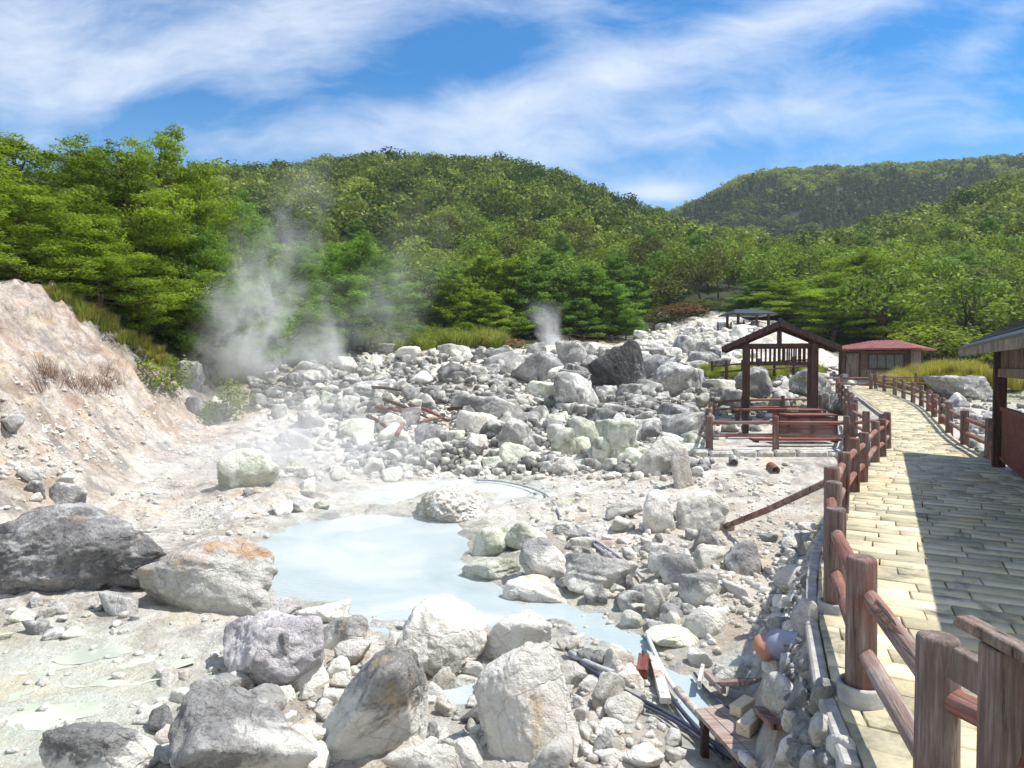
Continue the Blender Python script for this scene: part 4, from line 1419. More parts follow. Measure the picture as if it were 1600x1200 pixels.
log_fence([(17.9, 33.6, .6), (19.3, 32.6, .6), (20.6, 31.5, .55)], 'short log fence branching off beside the golden grass mound', 'log fences of the walk')
# kerb feet of the right fence
# enclosure round the small shelter
EZ = -.20
log_fence([(4.65, 16.0, EZ), (6.2, 16.0, EZ), (7.86, 16.0, EZ - .02), (8.75, 16.1, EZ + .05)], 'log fence at the front of the enclosure on its stone edging', 'log fences of the enclosure')
log_fence([(4.65, 16.1, EZ), (5.45, 18.8, EZ), (6.3, 21.6, EZ), (7.3, 25.0, EZ)], 'log fence running back along the left side of the enclosure', 'log fences of the enclosure')
log_fence([(7.4, 25.1, EZ), (9.0, 26.6, EZ), (10.8, 27.2, EZ), (12.3, 27.2, EZ)], 'log fence behind the small shelter at the back of the enclosure', 'log fences of the enclosure')
bf = [(1113, 590, 33), (1135, 588, 33), (1160, 586, 33), (1185, 584, 33), (1210, 583, 34), (1240, 580, 35), (1268, 578, 36)]
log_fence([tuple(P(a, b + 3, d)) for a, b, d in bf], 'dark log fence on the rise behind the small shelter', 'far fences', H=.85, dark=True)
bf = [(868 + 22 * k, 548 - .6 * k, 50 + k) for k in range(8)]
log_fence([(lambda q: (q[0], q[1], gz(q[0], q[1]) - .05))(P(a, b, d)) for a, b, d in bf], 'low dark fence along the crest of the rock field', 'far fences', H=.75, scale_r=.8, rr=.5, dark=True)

# leaning pole from the flat up to the fence
a = hit(1130, 826)[0]
b = P(1292, 753, 8.1)
mb = MB()
mb.tube([a + np.array([0, 0, .02]), (a + b) / 2 + np.array([0, 0, -.015]), b], [.04, .043, .042], 12)
tag(mb.build('leaning_pole', M['rail'], None, True), 'long brown wooden pole leaning from the tan flat up to the log fence', 'pole')

# information stand at the bottom right
st = thing('notice_stand', 'reddish brown plank stand with a sloping top board in the bottom right corner', 'stand', P(1572, 1200, 1.95) * np.array([1, 1, 0]) + np.array([0, 0, -.5]))
s0 = Vector(st.location)


def rel(px, py, d):
    return Vector(P(px, py, d)) - s0


mb = MB(); mb.bar(rel(1503, 968, 2.02), rel(1740, 1095, 1.74), .13, .032, .004, up=(0, .35, 1)); mb.build('top_board', M['greyboard_v'], st)
mb = MB(); mb.bar(rel(1487, 1032, 2.12), rel(1585, 1088, 1.98), .045, .10, .004); mb.build('cross_rail', M['greyboard_v'], st)
pb = rel(1566, 1010, 1.93)
mb = MB(); mb.bar((pb.x, pb.y, 0), (pb.x, pb.y, pb.z), .085, .085, .006); mb.build('upright', M['log'], st)
mb = MB(); q0 = rel(1590, 1045, 1.86); q1 = rel(1760, 1160, 1.62)
mb.bar((q0.x, q0.y, q0.z - .30), (q1.x, q1.y, q1.z - .30), .022, .52, .004); mb.build('side_board', M['redwood'], st)

# ================================================================== BUILDINGS
def frame_matrix(o):
    return o


def gable_roof(root, x0, x1, y0, y1, ze, zr, th=.07, mat='roof_black', seams=True, over_board='fascia', ridge=True):
    """ridge along local y; two slopes with batten seams, verge boards, fascia, rafters"""
    xm = (x0 + x1) / 2
    for sgn in (-1, 1):
        xe = x0 if sgn < 0 else x1
        mb = MB()
        dx, dz = xe - xm, ze - zr
        L = math.hypot(dx, dz)
        nx, nz = -dz / L * (1 if dx > 0 else -1), abs(dx) / L
        if nz < 0:
            nx, nz = -nx, -nz
        a = [(xm, zr), (xe, ze), (xe + nx * th, ze + nz * th), (xm + nx * th * 0, zr + th / nz)]
        vs = [(q[0], y0, q[1]) for q in a] + [(q[0], y1, q[1]) for q in a]
        mb.add(vs, [(0, 1, 2, 3), (7, 6, 5, 4), (0, 4, 5, 1), (1, 5, 6, 2), (2, 6, 7, 3), (3, 7, 4, 0)])
        if seams:
            nr_ = max(3, int(L / .22))
            for k in range(1, nr_):
                f = k / nr_
                cx, cz = xm + dx * f + nx * th, zr + dz * f + nz * th
                mb.bar((cx, y0 + .004, cz + .006), (cx, y1 - .004, cz + .006), .05, .022, 0)
        mb.build('roof_slope', M[mat], root)
        rb = MB()
        ny = max(3, int((y1 - y0) / .55))
        for k in range(ny + 1):
            yy_ = y0 + .10 + (y1 - y0 - .20) * k / ny
            rb.bar((xm + dx * .03, yy_, zr + dz * .03 - .045), (xm + dx * .985, yy_, zr + dz * .985 - .045), .055, .07, .003, up=(0, 1, 0))
        rb.build('rafters', M['timber'], root)
        for yy_ in (y0 - .022, y1 + .022):
            vb = MB()
            vb.bar((xm, yy_, zr - .02), (xe, yy_, ze - .02), .14, .035, .004, up=(0, 1, 0)) if False else vb.add(
                [(xm, yy_ - .018, zr - .12), (xe, yy_ - .018, ze - .12), (xe, yy_ - .018, ze + .035), (xm, yy_ - .018, zr + .035),
                 (xm, yy_ + .018, zr - .12), (xe, yy_ + .018, ze - .12), (xe, yy_ + .018, ze + .035), (xm, yy_ + .018, zr + .035)],
                [(0, 1, 2, 3), (7, 6, 5, 4), (0, 4, 5, 1), (1, 5, 6, 2), (2, 6, 7, 3), (3, 7, 4, 0)])
            vb.build('verge_board', M[over_board], root)
        fb = MB()
        fb.box((xe - .014 if sgn < 0 else xe - .016, y0 + .002, ze - .11), (xe + .016 if sgn < 0 else xe + .014, y1 - .002, ze + .02))
        fb.build('eave_board', M[over_board], root)
    if ridge:
        mb = MB()
        mb.tube([(xm, y0 - .05, zr + th + .02), (xm, y1 + .05, zr + th + .02)], .075, 10)
        mb.build('ridge_cap', M[mat], root, True)


# right shelter: its eave runs beside the walk and shades it
rs_root = thing('open_shelter', 'dark roofed timber shelter at the right edge whose eave shades the walk', 'shelter', (8.83, 13.5, 0), math.radians(-28.6))
gable_roof(rs_root, 0, 4.2, -11.0, 0, 2.0, 3.06, .06)
for yy_ in (-2.06, -5.4, -8.8):
    for xx in (.42, 3.78):
        mb = MB()
        mb.box((xx - .09, yy_ - .09, 0), (xx + .09, yy_ + .09, 2.10), ch=.008)
        mb.build('post', M['timber'], rs_root)
for xx in (.42, 3.78):
    mb = MB(); mb.box((xx - .07, -10.8, 2.01), (xx + .07, -.15, 2.17), ch=.006); mb.build('wall_plate', M['timber'], rs_root)
    for y0_, y1_ in ((-8.7, -5.5), (-5.3, -2.16)):
        mb = MB(); mb.box((xx - .045, y0_, 1.52), (xx + .045, y1_, 1.66), ch=.004); mb.build('lower_beam', M['greyboard_v'], rs_root)
        mb = MB()
        n_ = int((y1_ - y0_) / .17)
        for k in range(n_):
            yk = y0_ + .09 + k * .17
            mb.box((xx - .02, yk - .03, 1.661), (xx + .02, yk + .03, 2.009))
        mb.build('lattice', M['greyboard_v'], rs_root)
        if xx > 1 or y0_ > -6:
            xr = xx + (.02 if xx < 1 else 0)
            mb = MB(); mb.box((xr - .03, y0_, .95), (xr + .03, y1_, 1.03), ch=.004)
            mb.box((xr - .025, y0_, .14), (xr + .025, y1_, .20), ch=.004)
            n_ = int((y1_ - y0_) / .145)
            for k in range(n_):
                yk = y0_ + .08 + k * .145
                mb.box((xr - .012, yk - .062, .201), (xr + .012, yk + .062, .949))
            mb.build('boarded_rail', M['redwood'], rs_root)
for yy_ in (-2.06, -5.4, -8.8):
    mb = MB(); mb.box((.34, yy_ - .06, 1.84), (3.86, yy_ + .06, 2.0), ch=.005); mb.build('tie_beam', M['timber'], rs_root)
    mb = MB(); mb.box((2.04, yy_ - .05, 2.0), (2.16, yy_ + .05, 2.98)); mb.build('king_post', M['timber'], rs_root)

# small shelter on the enclosure
ss = thing('small_shelter', 'small open timber shelter with a black gable roof on four posts inside the enclosure', 'shelter', (9.85, 25.2, -.2), math.radians(-20))
gable_roof(ss, -1.95, 1.95, -1.35, 1.5, 2.52, 3.42, .08, over_board='timber')
for xx in (-1.14, 1.14):
    for yy_ in (-1.0, 1.0):
        mb = MB(); mb.box((xx - .115, yy_ - .115, 0), (xx + .115, yy_ + .115, 2.72), ch=.01); mb.build('post', M['timber'], ss)
    mb = MB(); mb.box((xx - .07, -1.3, 2.721), (xx + .07, 1.45, 2.86)); mb.build('wall_plate', M['timber'], ss)
for yy_ in (-1.0, 1.0):
    mb = MB(); mb.box((-1.55, yy_ - .07, 2.56), (1.55, yy_ + .07, 2.70), ch=.006); mb.build('tie_beam', M['timber'], ss)
    mb = MB(); mb.box((-1.02, yy_ - .06, 1.92), (1.02, yy_ + .06, 2.06), ch=.006); mb.build('lower_beam', M['timber'], ss)
    mb = MB()
    for k in range(13):
        xk = -.93 + k * .155
        mb.box((xk - .03, yy_ - .022, 2.061), (xk + .03, yy_ + .022, 2.559))
    mb.build('lattice', M['timber'], ss)
    mb = MB(); mb.box((-.06, yy_ - .055, 2.701), (.06, yy_ + .055, 3.34)); mb.build('king_post', M['timber'], ss)
    mb = MB()
    for sg in (-1, 1):
        mb.bar((0, yy_, 3.30), (sg * 1.75, yy_, 2.55), .09, .08, .004, up=(0, 1, 0))
    mb.build('truss_rafters', M['timber'], ss)

# edging stones of the enclosure
rs_ = np.random.default_rng(3)
x_ = 4.2
kst = thing('stone_edging', 'row of pale dressed stones edging the front of the enclosure', 'edging', (4.2, 15.75, -.6))
mb = MB()
while x_ < 8.9:
    L = rs_.uniform(.35, .75)
    mb.box((x_ - 4.2, rs_.uniform(-.03, .03), -.1), (x_ - 4.2 + L - .03, .38, .34 + rs_.uniform(-.05, .03)), ch=.05)
    x_ += L
mb.build('edging_stones', M['rock_pale'], kst)

# steam boxes with board fronts, benches
def board_box(px, base, w_, h_, dep_, d, label, mat='redwood', legs=False):
    g = P(px, base, d)
    r = thing('board_box', label, 'box', (g[0], g[1], EZ))
    mb = MB()
    nb_ = 4
    for sy in (0, dep_):
        for k in range(nb_):
            z0 = .02 + (h_ - .06) * k / nb_
            mb.box((-w_ / 2, sy - .018, z0), (w_ / 2, sy + .018, z0 + (h_ - .06) / nb_ - .012), ch=.003)
    for sx in (-w_ / 2, w_ / 2):
        for k in range(nb_):
            z0 = .02 + (h_ - .06) * k / nb_
            mb.box((sx - .016, .02, z0), (sx + .016, dep_ - .02, z0 + (h_ - .06) / nb_ - .012))
    mb.build('boards', M[mat], r)
    mb = MB()
    for sx in (-w_ / 2, 0, w_ / 2):
        mb.box((sx - .04, -.055, 0), (sx + .04, -.019, h_), ch=.003)
    mb.build('battens', M['timber'], r)
    mb = MB(); mb.box((-w_ / 2 - .04, -.07, h_), (w_ / 2 + .04, dep_ + .05, h_ + .035), ch=.004); mb.build('cap_board', M[mat], r)
    return r


board_box(1252, 690, 1.28, .62, .5, 19.6, 'reddish board box behind the front fence of the enclosure, left and farther of two')
board_box(1268, 690, 1.22, .62, .5, 17.6, 'reddish board box right behind the front fence rails, nearer of two')


def bench(px, base, w_, h_, d, label, rotz=0.0, dep_=.32):
    g = P(px, base, d)
    r = thing('bench', label, 'bench', (g[0], g[1], EZ), rotz)
    mb = MB()
    for k in range(2):
        y0_ = k * dep_ / 2
        mb.box((-w_ / 2, y0_, h_ - .05), (w_ / 2, y0_ + dep_ / 2 - .01, h_), ch=.005)
    mb.build('seat', M['redwood'], r)
    for sx in (-w_ / 2 + .12, w_ / 2 - .12):
        mb = MB(); mb.box((sx - .04, .03, 0), (sx + .04, dep_ - .04, h_ - .051), ch=.004); mb.build('leg', M['timber'], r)
    return r


bench(1196, 690, 1.25, .72, 18.8, 'tall narrow red bench left of the board boxes', .1)
bench(1246, 700, 2.2, .10, 16.9, 'low red plank step just behind the front fence of the enclosure')
bench(1205, 640, 2.4, .45, 23.0, 'grey topped bench inside the small shelter', 0)

# red roofed hut
hut = thing('wooden_hut', 'weathered wooden hut with a low red hipped roof at the end of the walk', 'hut', (P(1376, 590, 42)[0], 42, .62), math.radians(-40))
wb_ = 1.85
for nm, lo_, hi2, mt in (('front_wall', (-wb_, -wb_, 0), (wb_, -wb_ + .08, 2.0), 'plaster'), ('back_wall', (-wb_, wb_ - .08, 0), (wb_, wb_, 2.0), 'plaster')):
    mb = MB(); mb.box(lo_, hi2); mb.build(nm, M[mt], hut)
for nm, xx in (('left_wall', -wb_), ('right_wall', wb_ - .06)):
    mb = MB(); mb.box((xx, -wb_ + .08, 0), (xx + .06, wb_ - .08, 2.0)); mb.build(nm, M['plaster'], hut)
mb = MB()
rs_ = random.Random(4)
for face in range(2):
    k = -wb_ + .02
    while k < wb_ - .12:
        ww = rs_.uniform(.13, .2)
        t_ = rs_.uniform(.02, .035)
        if face == 0:
            mb.box((wb_ + .002, k, .05), (wb_ + t_, k + ww - .012, 1.98))
        else:
            if k > -.75:
                mb.box((k, -wb_ - t_, .05 if k > 1.3 or k < -1.5 else .05), (k + ww - .012, -wb_ - .002, .85))
        k += ww
mb.build('cladding', M['greyboard_v'], hut)
for cx_, cy_ in ((-wb_, -wb_), (wb_, -wb_), (wb_, wb_), (-wb_, wb_)):
    mb = MB(); mb.box((cx_ - .08, cy_ - .08, 0), (cx_ + .08, cy_ + .08, 2.02)); mb.build('corner_post', M['timber'], hut)
for x0_, x1_, z0_, z1_, nm in ((-.25, 1.55, .95, 1.75, 'window'), (-1.5, -.8, .03, 1.85, 'door')):
    mb = MB()
    for lo_, hi2 in (((x0_ - .06, -wb_ - .06, z0_ - .05), (x0_, -wb_ - .004, z1_ + .05)), ((x1_, -wb_ - .06, z0_ - .05), (x1_ + .06, -wb_ - .004, z1_ + .05)),
                     ((x0_, -wb_ - .058, z1_), (x1_, -wb_ - .004, z1_ + .05)), ((x0_, -wb_ - .058, z0_ - .05), (x1_, -wb_ - .004, z0_))):
        mb.box(lo_, hi2)
    w_o = mb.build(nm, M['timber'], hut)
    mb = MB(); mb.box((x0_ + .002, -wb_ - .03, z0_ + .002), (x1_ - .002, -wb_ - .006, z1_ - .002)); mb.build('panel' if nm == 'door' else 'pane', M['greyboard_v' if nm == 'door' else 'glass'], w_o)
    if nm == 'window':
        mb = MB()
        for k in range(1, 4):
            xk = x0_ + (x1_ - x0_) * k / 4
            mb.box((xk - .02, -wb_ - .05, z0_ + .001), (xk + .02, -wb_ - .031, z1_ - .001))
        mb.build('mullion', M['timber'], w_o)
mb = MB(); mb.box((wb_ + .036, -1.5, .2), (wb_ + .4, -.8, 1.0), ch=.02); mb.build('meter_cabinet', M['metal'], hut)
ov = .72
mb = MB()
rb_, rt_ = 2.03, 2.66
vs = [(-wb_ - ov, -wb_ - ov, rb_), (wb_ + ov, -wb_ - ov, rb_), (wb_ + ov, wb_ + ov, rb_), (-wb_ - ov, wb_ + ov, rb_),
      (-wb_ - ov, -wb_ - ov, rb_ + .09), (wb_ + ov, -wb_ - ov, rb_ + .09), (wb_ + ov, wb_ + ov, rb_ + .09), (-wb_ - ov, wb_ + ov, rb_ + .09), (-.5, 0, rt_), (.9, 0, rt_)]
mb.add(vs, [(3, 2, 1, 0), (0, 1, 5, 4), (1, 2, 6, 5), (2, 3, 7, 6), (3, 0, 4, 7), (4, 5, 9, 8), (5, 6, 9), (6, 7, 8, 9), (7, 4, 8)])
for k in range(1, 22):
    xk = -wb_ - ov + (2 * wb_ + 2 * ov) * k / 22
    f = min(1, max(0, (xk + wb_ + ov) / (wb_ + ov - .5))) if xk < -.5 else (1 if xk < .9 else max(0, (wb_ + ov - xk) / (wb_ + ov - .9)))
    for sy in (-1, 1):
        y_e = sy * (wb_ + ov)
        mb.bar((xk, y_e, rb_ + .10), (xk, y_e * (1 - f), rb_ + .10 + (rt_ - rb_ - .09) * f), .035, .03, 0)
mb.build('roof', M['roof_red'], hut)

# far shelter on the knoll
fp = P(1168, 505, 53)
fz = gz(fp[0], fp[1])
fs_ = thing('far_shelter', 'tiny dark hip roofed shelter on the bare knoll in the distance', 'shelter', (fp[0], fp[1], fz - .1), .1)
top_z = P(1168, 486, 53)[2] - fz + .1
for xx in (-1.2, 1.2):
    for yy_ in (-1.0, 1.0):
        mb = MB(); mb.box((xx - .08, yy_ - .08, 0), (xx + .08, yy_ + .08, top_z - .35)); mb.build('post', M['timber'], fs_)
mb = MB()
vs = [(-1.75, -1.5, 0), (1.75, -1.5, 0), (1.75, 1.5, 0), (-1.75, 1.5, 0), (-1.75, -1.5, .08), (1.75, -1.5, .08), (1.75, 1.5, .08), (-1.75, 1.5, .08), (-.9, 0, .5), (.9, 0, .5)]
mb.add([(a, b, c + top_z - .36) for a, b, c in vs], [(3, 2, 1, 0), (0, 1, 5, 4), (1, 2, 6, 5), (2, 3, 7, 6), (3, 0, 4, 7), (4, 5, 9, 8), (5, 6, 9), (6, 7, 8, 9), (7, 4, 8)])
mb.build('roof', M['roof_black'], fs_)
q = [P(a, 508, 51.5) for a in (1122, 1142, 1162, 1182, 1202)]
log_fence([(p[0], p[1], gz(p[0], p[1]) - .05) for p in q], 'thin dark fence in front of the tiny far shelter', 'far fences', H=.85, rr=.6, scale_r=.8, dark=True)

# ================================================================== SMALL THINGS
def ground_tube(name, pxs, r, mat, label, cat, lift=0.0, n=10, group=None, arch=0.0, mid=3):
    pts = []
    for (a, b) in pxs:
        g = hit(a, b)[0]
        g[2] = max(g[2], WZ + .005)
        pts.append(g + np.array([0, 0, r * .8 + lift + .035]))
    pts = np.array(pts)
    # smooth the run
    tt = np.linspace(0, len(pts) - 1, (len(pts) - 1) * mid + 1)
    q = np.stack([np.interp(tt, range(len(pts)), pts[:, k]) for k in range(3)], -1)
    for _ in range(3):
        q[1:-1] = (q[:-2] + 2 * q[1:-1] + q[2:]) / 4
    mb = MB()
    mb.tube(q, r, n)
    return tag(mb.build(name, M[mat], None, True), label, cat, group)


ground_tube('hose', [(745, 766), (770, 765), (800, 767), (830, 769), (855, 776), (868, 792), (876, 812)], .022, 'hose_grey', 'thin grey hose curving over the white flat at the far side of the pool', 'hose')
ground_tube('hose', [(900, 828), (925, 848), (955, 868), (985, 890), (1005, 912)], .022, 'hose_grey', 'grey hose running down to the stream, upper of the bundle', 'hose', .01)
ground_tube('hose', [(898, 832), (925, 855), (950, 872), (975, 888), (985, 893)], .018, 'hose_grey', 'thin grey hose lying just below the upper one of the bundle', 'hose')
ground_tube('hose', [(905, 836), (940, 866), (968, 884)], .018, 'hose_dark', 'short dark hose in the bundle above the stream', 'hose', .01)
ground_tube('pipe', [(1012, 1012), (1025, 1040), (1045, 1080), (1062, 1105)], .020, 'pipe_white', 'slim white pipe dipping into the stream', 'pipe', .03)
ground_tube('pipe', [(1058, 1100), (1100, 1150), (1150, 1200), (1175, 1225)], .032, 'driftwood', 'thick pale pole beside the plank pallet', 'pole', .05)
ground_tube('hose', [(885, 1022), (905, 1045), (925, 1058), (975, 1090), (1020, 1112), (1070, 1140), (1120, 1175), (1170, 1215)], .018, 'hose_dark', 'long dark hose running down beside the pallet to the bottom of the view', 'hose')
ground_tube('hose', [(1005, 1030), (1030, 1075), (1060, 1120), (1095, 1160), (1140, 1200)], .018, 'hose_dark', 'blue black hose between the white pipe and the pallet', 'hose', .02)
ground_tube('hose', [(975, 1098), (1030, 1122), (1080, 1152), (1130, 1195)], .013, 'hose_dark', 'thinnest dark hose below the long one', 'hose')
ground_tube('hose', [(890, 1030), (925, 1050), (960, 1062)], .026, 'hose_grey', 'short grey hose end behind the upright white boulder', 'hose')
ground_tube('hose', [(1085, 1060), (1100, 1085), (1118, 1100), (1140, 1118)], .012, 'hose_dark', 'short black cable curving from the stream bank to the pallet', 'cable')


def plank(pxa, pxb, wd, th, mat, label, lift=.03, up=(0, 0, 1), name='plank', cat='plank'):
    a = hit(*pxa)[0] + np.array([0, 0, lift + th / 2])
    b = hit(*pxb)[0] + np.array([0, 0, lift + th / 2])
    a[2] = max(a[2], WZ + .03)
    b[2] = max(b[2], WZ + .03)
    mb = MB()
    L = float(np.linalg.norm(b - a))
    mb.box((0, -wd / 2, -th / 2), (L, wd / 2, th / 2), ch=.004)
    d = Vector(b - a).normalized()
    y_ = Vector(up).cross(d).normalized()
    z_ = d.cross(y_)
    o = mb.build(name, M[mat], None)
    o.matrix_world = Matrix(((d.x, y_.x, z_.x, a[0]), (d.y, y_.y, z_.y, a[1]), (d.z, y_.z, z_.z, a[2]), (0, 0, 0, 1)))
    return tag(o, label, cat)


plank((1022, 1042), (1040, 1110), .085, .05, 'driftwood', 'bleached plank lying beside the white pipe', .05)
plank((1003, 1072), (1006, 1045), .09, .08, 'redwood', 'short dark red wood stub standing by the bleached plank', .06)
plank((1092, 1090), (1098, 1062), .03, .06, 'driftwood', 'thin bleached slat at the right bank of the stream', .08)
plank((1104, 1072), (1130, 1100), .05, .05, 'greyboard', 'short brown batten behind the pallet', .08)
plank((1190, 1118), (1222, 1150), .12, .03, 'rail', 'reddish broken board sticking out beyond the pallet', .03)
plank((1118, 1082), (1180, 1082), .16, .03, 'rail', 'reddish board at the back of the pallet', .07)
# pallet of planks
c0, c1, c2, c3 = [np.array(q, float) for q in ((1085, 1108), (1128, 1100), (1218, 1165), (1160, 1192))]
pa, pb_, pc, pd = [P(q[0], q[1], dd_) for q, dd_ in ((c0, 5.15), (c1, 5.15), (c2, 4.75), (c3, 4.65))]
gmin = gz(*(pa + pc)[:2] / 2)
zt = -.66
A_, B_, C_, D_ = [np.array(list(plane_pt(q[0], q[1], zt)) + [zt]) for q in (c0, c1, c2, c3)]
pal = thing('plank_pallet', 'low platform of three weathered planks on legs at the bottom of the rubble', 'pallet', tuple(A_))
o_ = A_
for k in range(3):
    f0, f1 = k / 3 + .012, (k + 1) / 3 - .012
    a0, a1 = A_ + (B_ - A_) * f0, A_ + (B_ - A_) * f1
    b0, b1 = D_ + (C_ - D_) * f0, D_ + (C_ - D_) * f1
    vs = [a0 - o_, a1 - o_, b1 - o_, b0 - o_]
    vs = [v - np.array([0, 0, .03]) for v in vs] + vs
    mb = MB(); mb.add(vs, [(0, 1, 2, 3), (7, 6, 5, 4), (0, 4, 5, 1), (1, 5, 6, 2), (2, 6, 7, 3), (3, 7, 4, 0)])
    me = mb.mesh('plank')
    bm = bmesh.new(); bm.from_mesh(me); bmesh.ops.recalc_face_normals(bm, faces=bm.faces); bm.to_mesh(me); bm.free()
    obj('plank', me, M['greyboard'], pal)
for q0_, q1_ in ((A_, B_), (D_, C_)):
    mb = MB(); e = (q1_ - q0_)
    i_n = (C_ + A_) / 2 - (q0_ + q1_) / 2
    i_n = i_n / np.linalg.norm(i_n) * .08
    mb.bar(q0_ - o_ + i_n - np.array([0, 0, .062]), q1_ - o_ + i_n - np.array([0, 0, .062]), .06, .06, .003); mb.build('bearer', M['timber'], pal)
    for q in (q0_ + e * .12, q0_ + e * .88):
        mb = MB(); mb.bar(q - o_ + i_n - np.array([0, 0, .45]), q - o_ + i_n - np.array([0, 0, .093]), .05, .05, .003); mb.build('leg', M['timber'], pal)


def offcut(px, py, L, wd, th, rz, label):
    a = np.array(plane_pt(px, py, zt + th / 2))
    mb = MB(); mb.box((-L / 2, -wd / 2, -th / 2), (L / 2, wd / 2, th / 2), ch=.005)
    o = mb.build('timber_offcut', M['newwood'], None, loc=(a[0], a[1], zt + th / 2 + .002), rot=(0, 0, rz))
    tag(o, label, 'wood block')


offcut(1160, 1104, .20, .085, .07, .75, 'fresh pale wood block on the pallet, farther of the two offcuts')
offcut(1172, 1130, .24, .09, .08, .85, 'fresh pale wood block on the pallet, nearer of the two offcuts')

# glazed pot lying on the rubble
g, d_ = hit(1226, 1040)
prof = [(0, .20), (.075, .20), (.085, .19), (.082, .165), (.095, .13), (.128, .08), (.142, .02), (.138, -.04), (.118, -.075), (.112, -.09), (.128, -.115), (.135, -.15), (.12, -.185), (.09, -.205), (.06, -.195), (.05, -.14), (.10, -.05), (.11, 0)]
mb = MB()
n = 28
vs, fs = [], []
for r_, z_ in prof:
    for k in range(n):
        a = 2 * math.pi * k / n
        wv2 = 1 + .045 * math.sin(3 * a + z_ * 20) + .03 * math.sin(7 * a + 1 + z_ * 33)
        vs.append((z_ + .012 * math.sin(2 * a), r_ * wv2 * math.cos(a), r_ * wv2 * math.sin(a) * .93))
for i in range(len(prof) - 1):
    for k in range(n):
        fs.append((i * n + k, i * n + (k + 1) % n, i * n + n + (k + 1) % n, i * n + n + k))
mb.add(vs, fs)
me = mb.mesh('clay_pot', True)
bm = bmesh.new(); bm.from_mesh(me); bmesh.ops.remove_doubles(bm, verts=bm.verts, dist=.0005); bmesh.ops.recalc_face_normals(bm, faces=bm.faces); bm.to_mesh(me); bm.free()
o = obj('clay_pot', me, M['pot'], loc=(g[0], g[1] + .10, g[2] + .10), rot=(.1, -.35, -.35), scale=(.74, .74, .74))
tag(o, 'blue grey and orange glazed pot lying on its side in the rubble by the walk', 'pot')
# short pipe mouths on the flat before the enclosure
for px, py, rz, lab in ((1212, 740, -1.5, 'rusty pipe mouth sticking out of the flat before the enclosure'), (1146, 728, -1.9, 'sooty vent pipe beside yellow stones before the enclosure')):
    g, d_ = hit(px, py)
    mb = MB()
    n = 20
    vs, fs = [], []
    for r_, y_ in ((.10, .25), (.10, 0), (.085, -.004), (.082, .22), (.0, .22)):
        for k in range(n):
            a = 2 * math.pi * k / n
            vs.append((r_ * math.cos(a), y_, r_ * math.sin(a)))
    for i in range(4):
        for k in range(n):
            fs.append((i * n + k, i * n + (k + 1) % n, i * n + n + (k + 1) % n, i * n + n + k))
    mb.add(vs, fs)
    o = mb.build('vent_pipe', M['rail' if px > 1200 else 'metal'], None, True, loc=(g[0], g[1], g[2] + .06), rot=(.25, 0, rz + 1.6))
    tag(o, lab, 'pipe')
# broken timber and branches lying in the rock field
rs_ = random.Random(8)
for k, (a, b) in enumerate([((585, 652), (640, 660)), ((600, 640), (668, 668)), ((640, 648), (700, 672)), ((560, 618), (640, 624)), ((655, 680), (690, 668)), ((700, 655), (742, 652)), ((620, 700), (640, 660)), ((575, 668), (612, 690))]):
    g0, g1 = hit(*a)[0], hit(*b)[0]
    mb = MB()
    md = (g0 + g1) / 2 + np.array([0, 0, .12])
    mb.tube([g0 + np.array([0, 0, .35]), md + np.array([0, 0, .25]), g1 + np.array([0, 0, .3])], [.07, .06, .03], 8)
    tag(mb.build('driftwood_branch', M['bark' if k % 2 else 'rail'], None, True), 'broken brown branch lying across the rocks left of the middle', 'branch', 'branches lying on the rock field')

# ================================================================== PLANTS
def diamonds(c, axis, side, L, W, fold=0.0):
    """leaf faces: c centres (n,3), axis and side unit vectors, L and W arrays"""
    n = len(c)
    a = c - axis * L[:, None] * .5
    b = c + side * W[:, None] * .5 + axis * L[:, None] * .05
    d = c - side * W[:, None] * .5 + axis * L[:, None] * .05
    e = c + axis * L[:, None] * .5
    v = np.stack([a, b, e, d], 1).reshape(-1, 3)
    f = np.arange(n * 4).reshape(n, 4)
    return v, f


def unit(v):
    return v / (np.linalg.norm(v, axis=-1, keepdims=True) + 1e-9)


def rdirs(rs, n):
    return unit(rs.normal(size=(n, 3)))


def foliage(rs, clumps, per, L, W, flat=1.0, up=.6, shell=.55, nup=0.0):
    """clumps (x,y,z,rx,rz,tint); leaves spread through each clump, denser towards its skin"""
    C = []
    for (x, y, z, rx, rz, ti) in clumps:
        n = max(6, int(per * (rx / clumps[0][3]) ** 2 * rs.uniform(.8, 1.2)))
        d = rdirs(rs, n)
        r = shell + (1 - shell) * rs.random(n) ** .6
        r *= 1 + .22 * np.sin(d[:, 0] * 5 + x * 3) * np.sin(d[:, 2] * 6 + y * 2)
        c = np.stack([x + d[:, 0] * rx * r, y + d[:, 1] * rx * r, z + d[:, 2] * rz * r], -1)
        nr = unit(d * np.array([1, 1, 1.3]) + np.array([0, 0, .35 + nup]) + rs.normal(0, .38, (n, 3)))
        ax = unit(d * np.array([1, 1, .4]) + np.array([0, 0, up * .5]) + rs.normal(0, .5, (n, 3)))
        ax = unit(ax - nr * (ax * nr).sum(1)[:, None] * .85)
        C.append((c, ax, np.clip(ti + rs.normal(0, .16, n), 0, 1), unit(np.cross(nr, ax))))
    c = np.vstack([q[0] for q in C])
    ax = np.vstack([q[1] for q in C])
    ti = np.concatenate([q[2] for q in C])
    side = np.vstack([q[3] for q in C])
    n = len(c)
    v, f = diamonds(c, ax, side, L * rs.uniform(.6, 1.3, n), W * rs.uniform(.6, 1.3, n))
    return v, f, ti


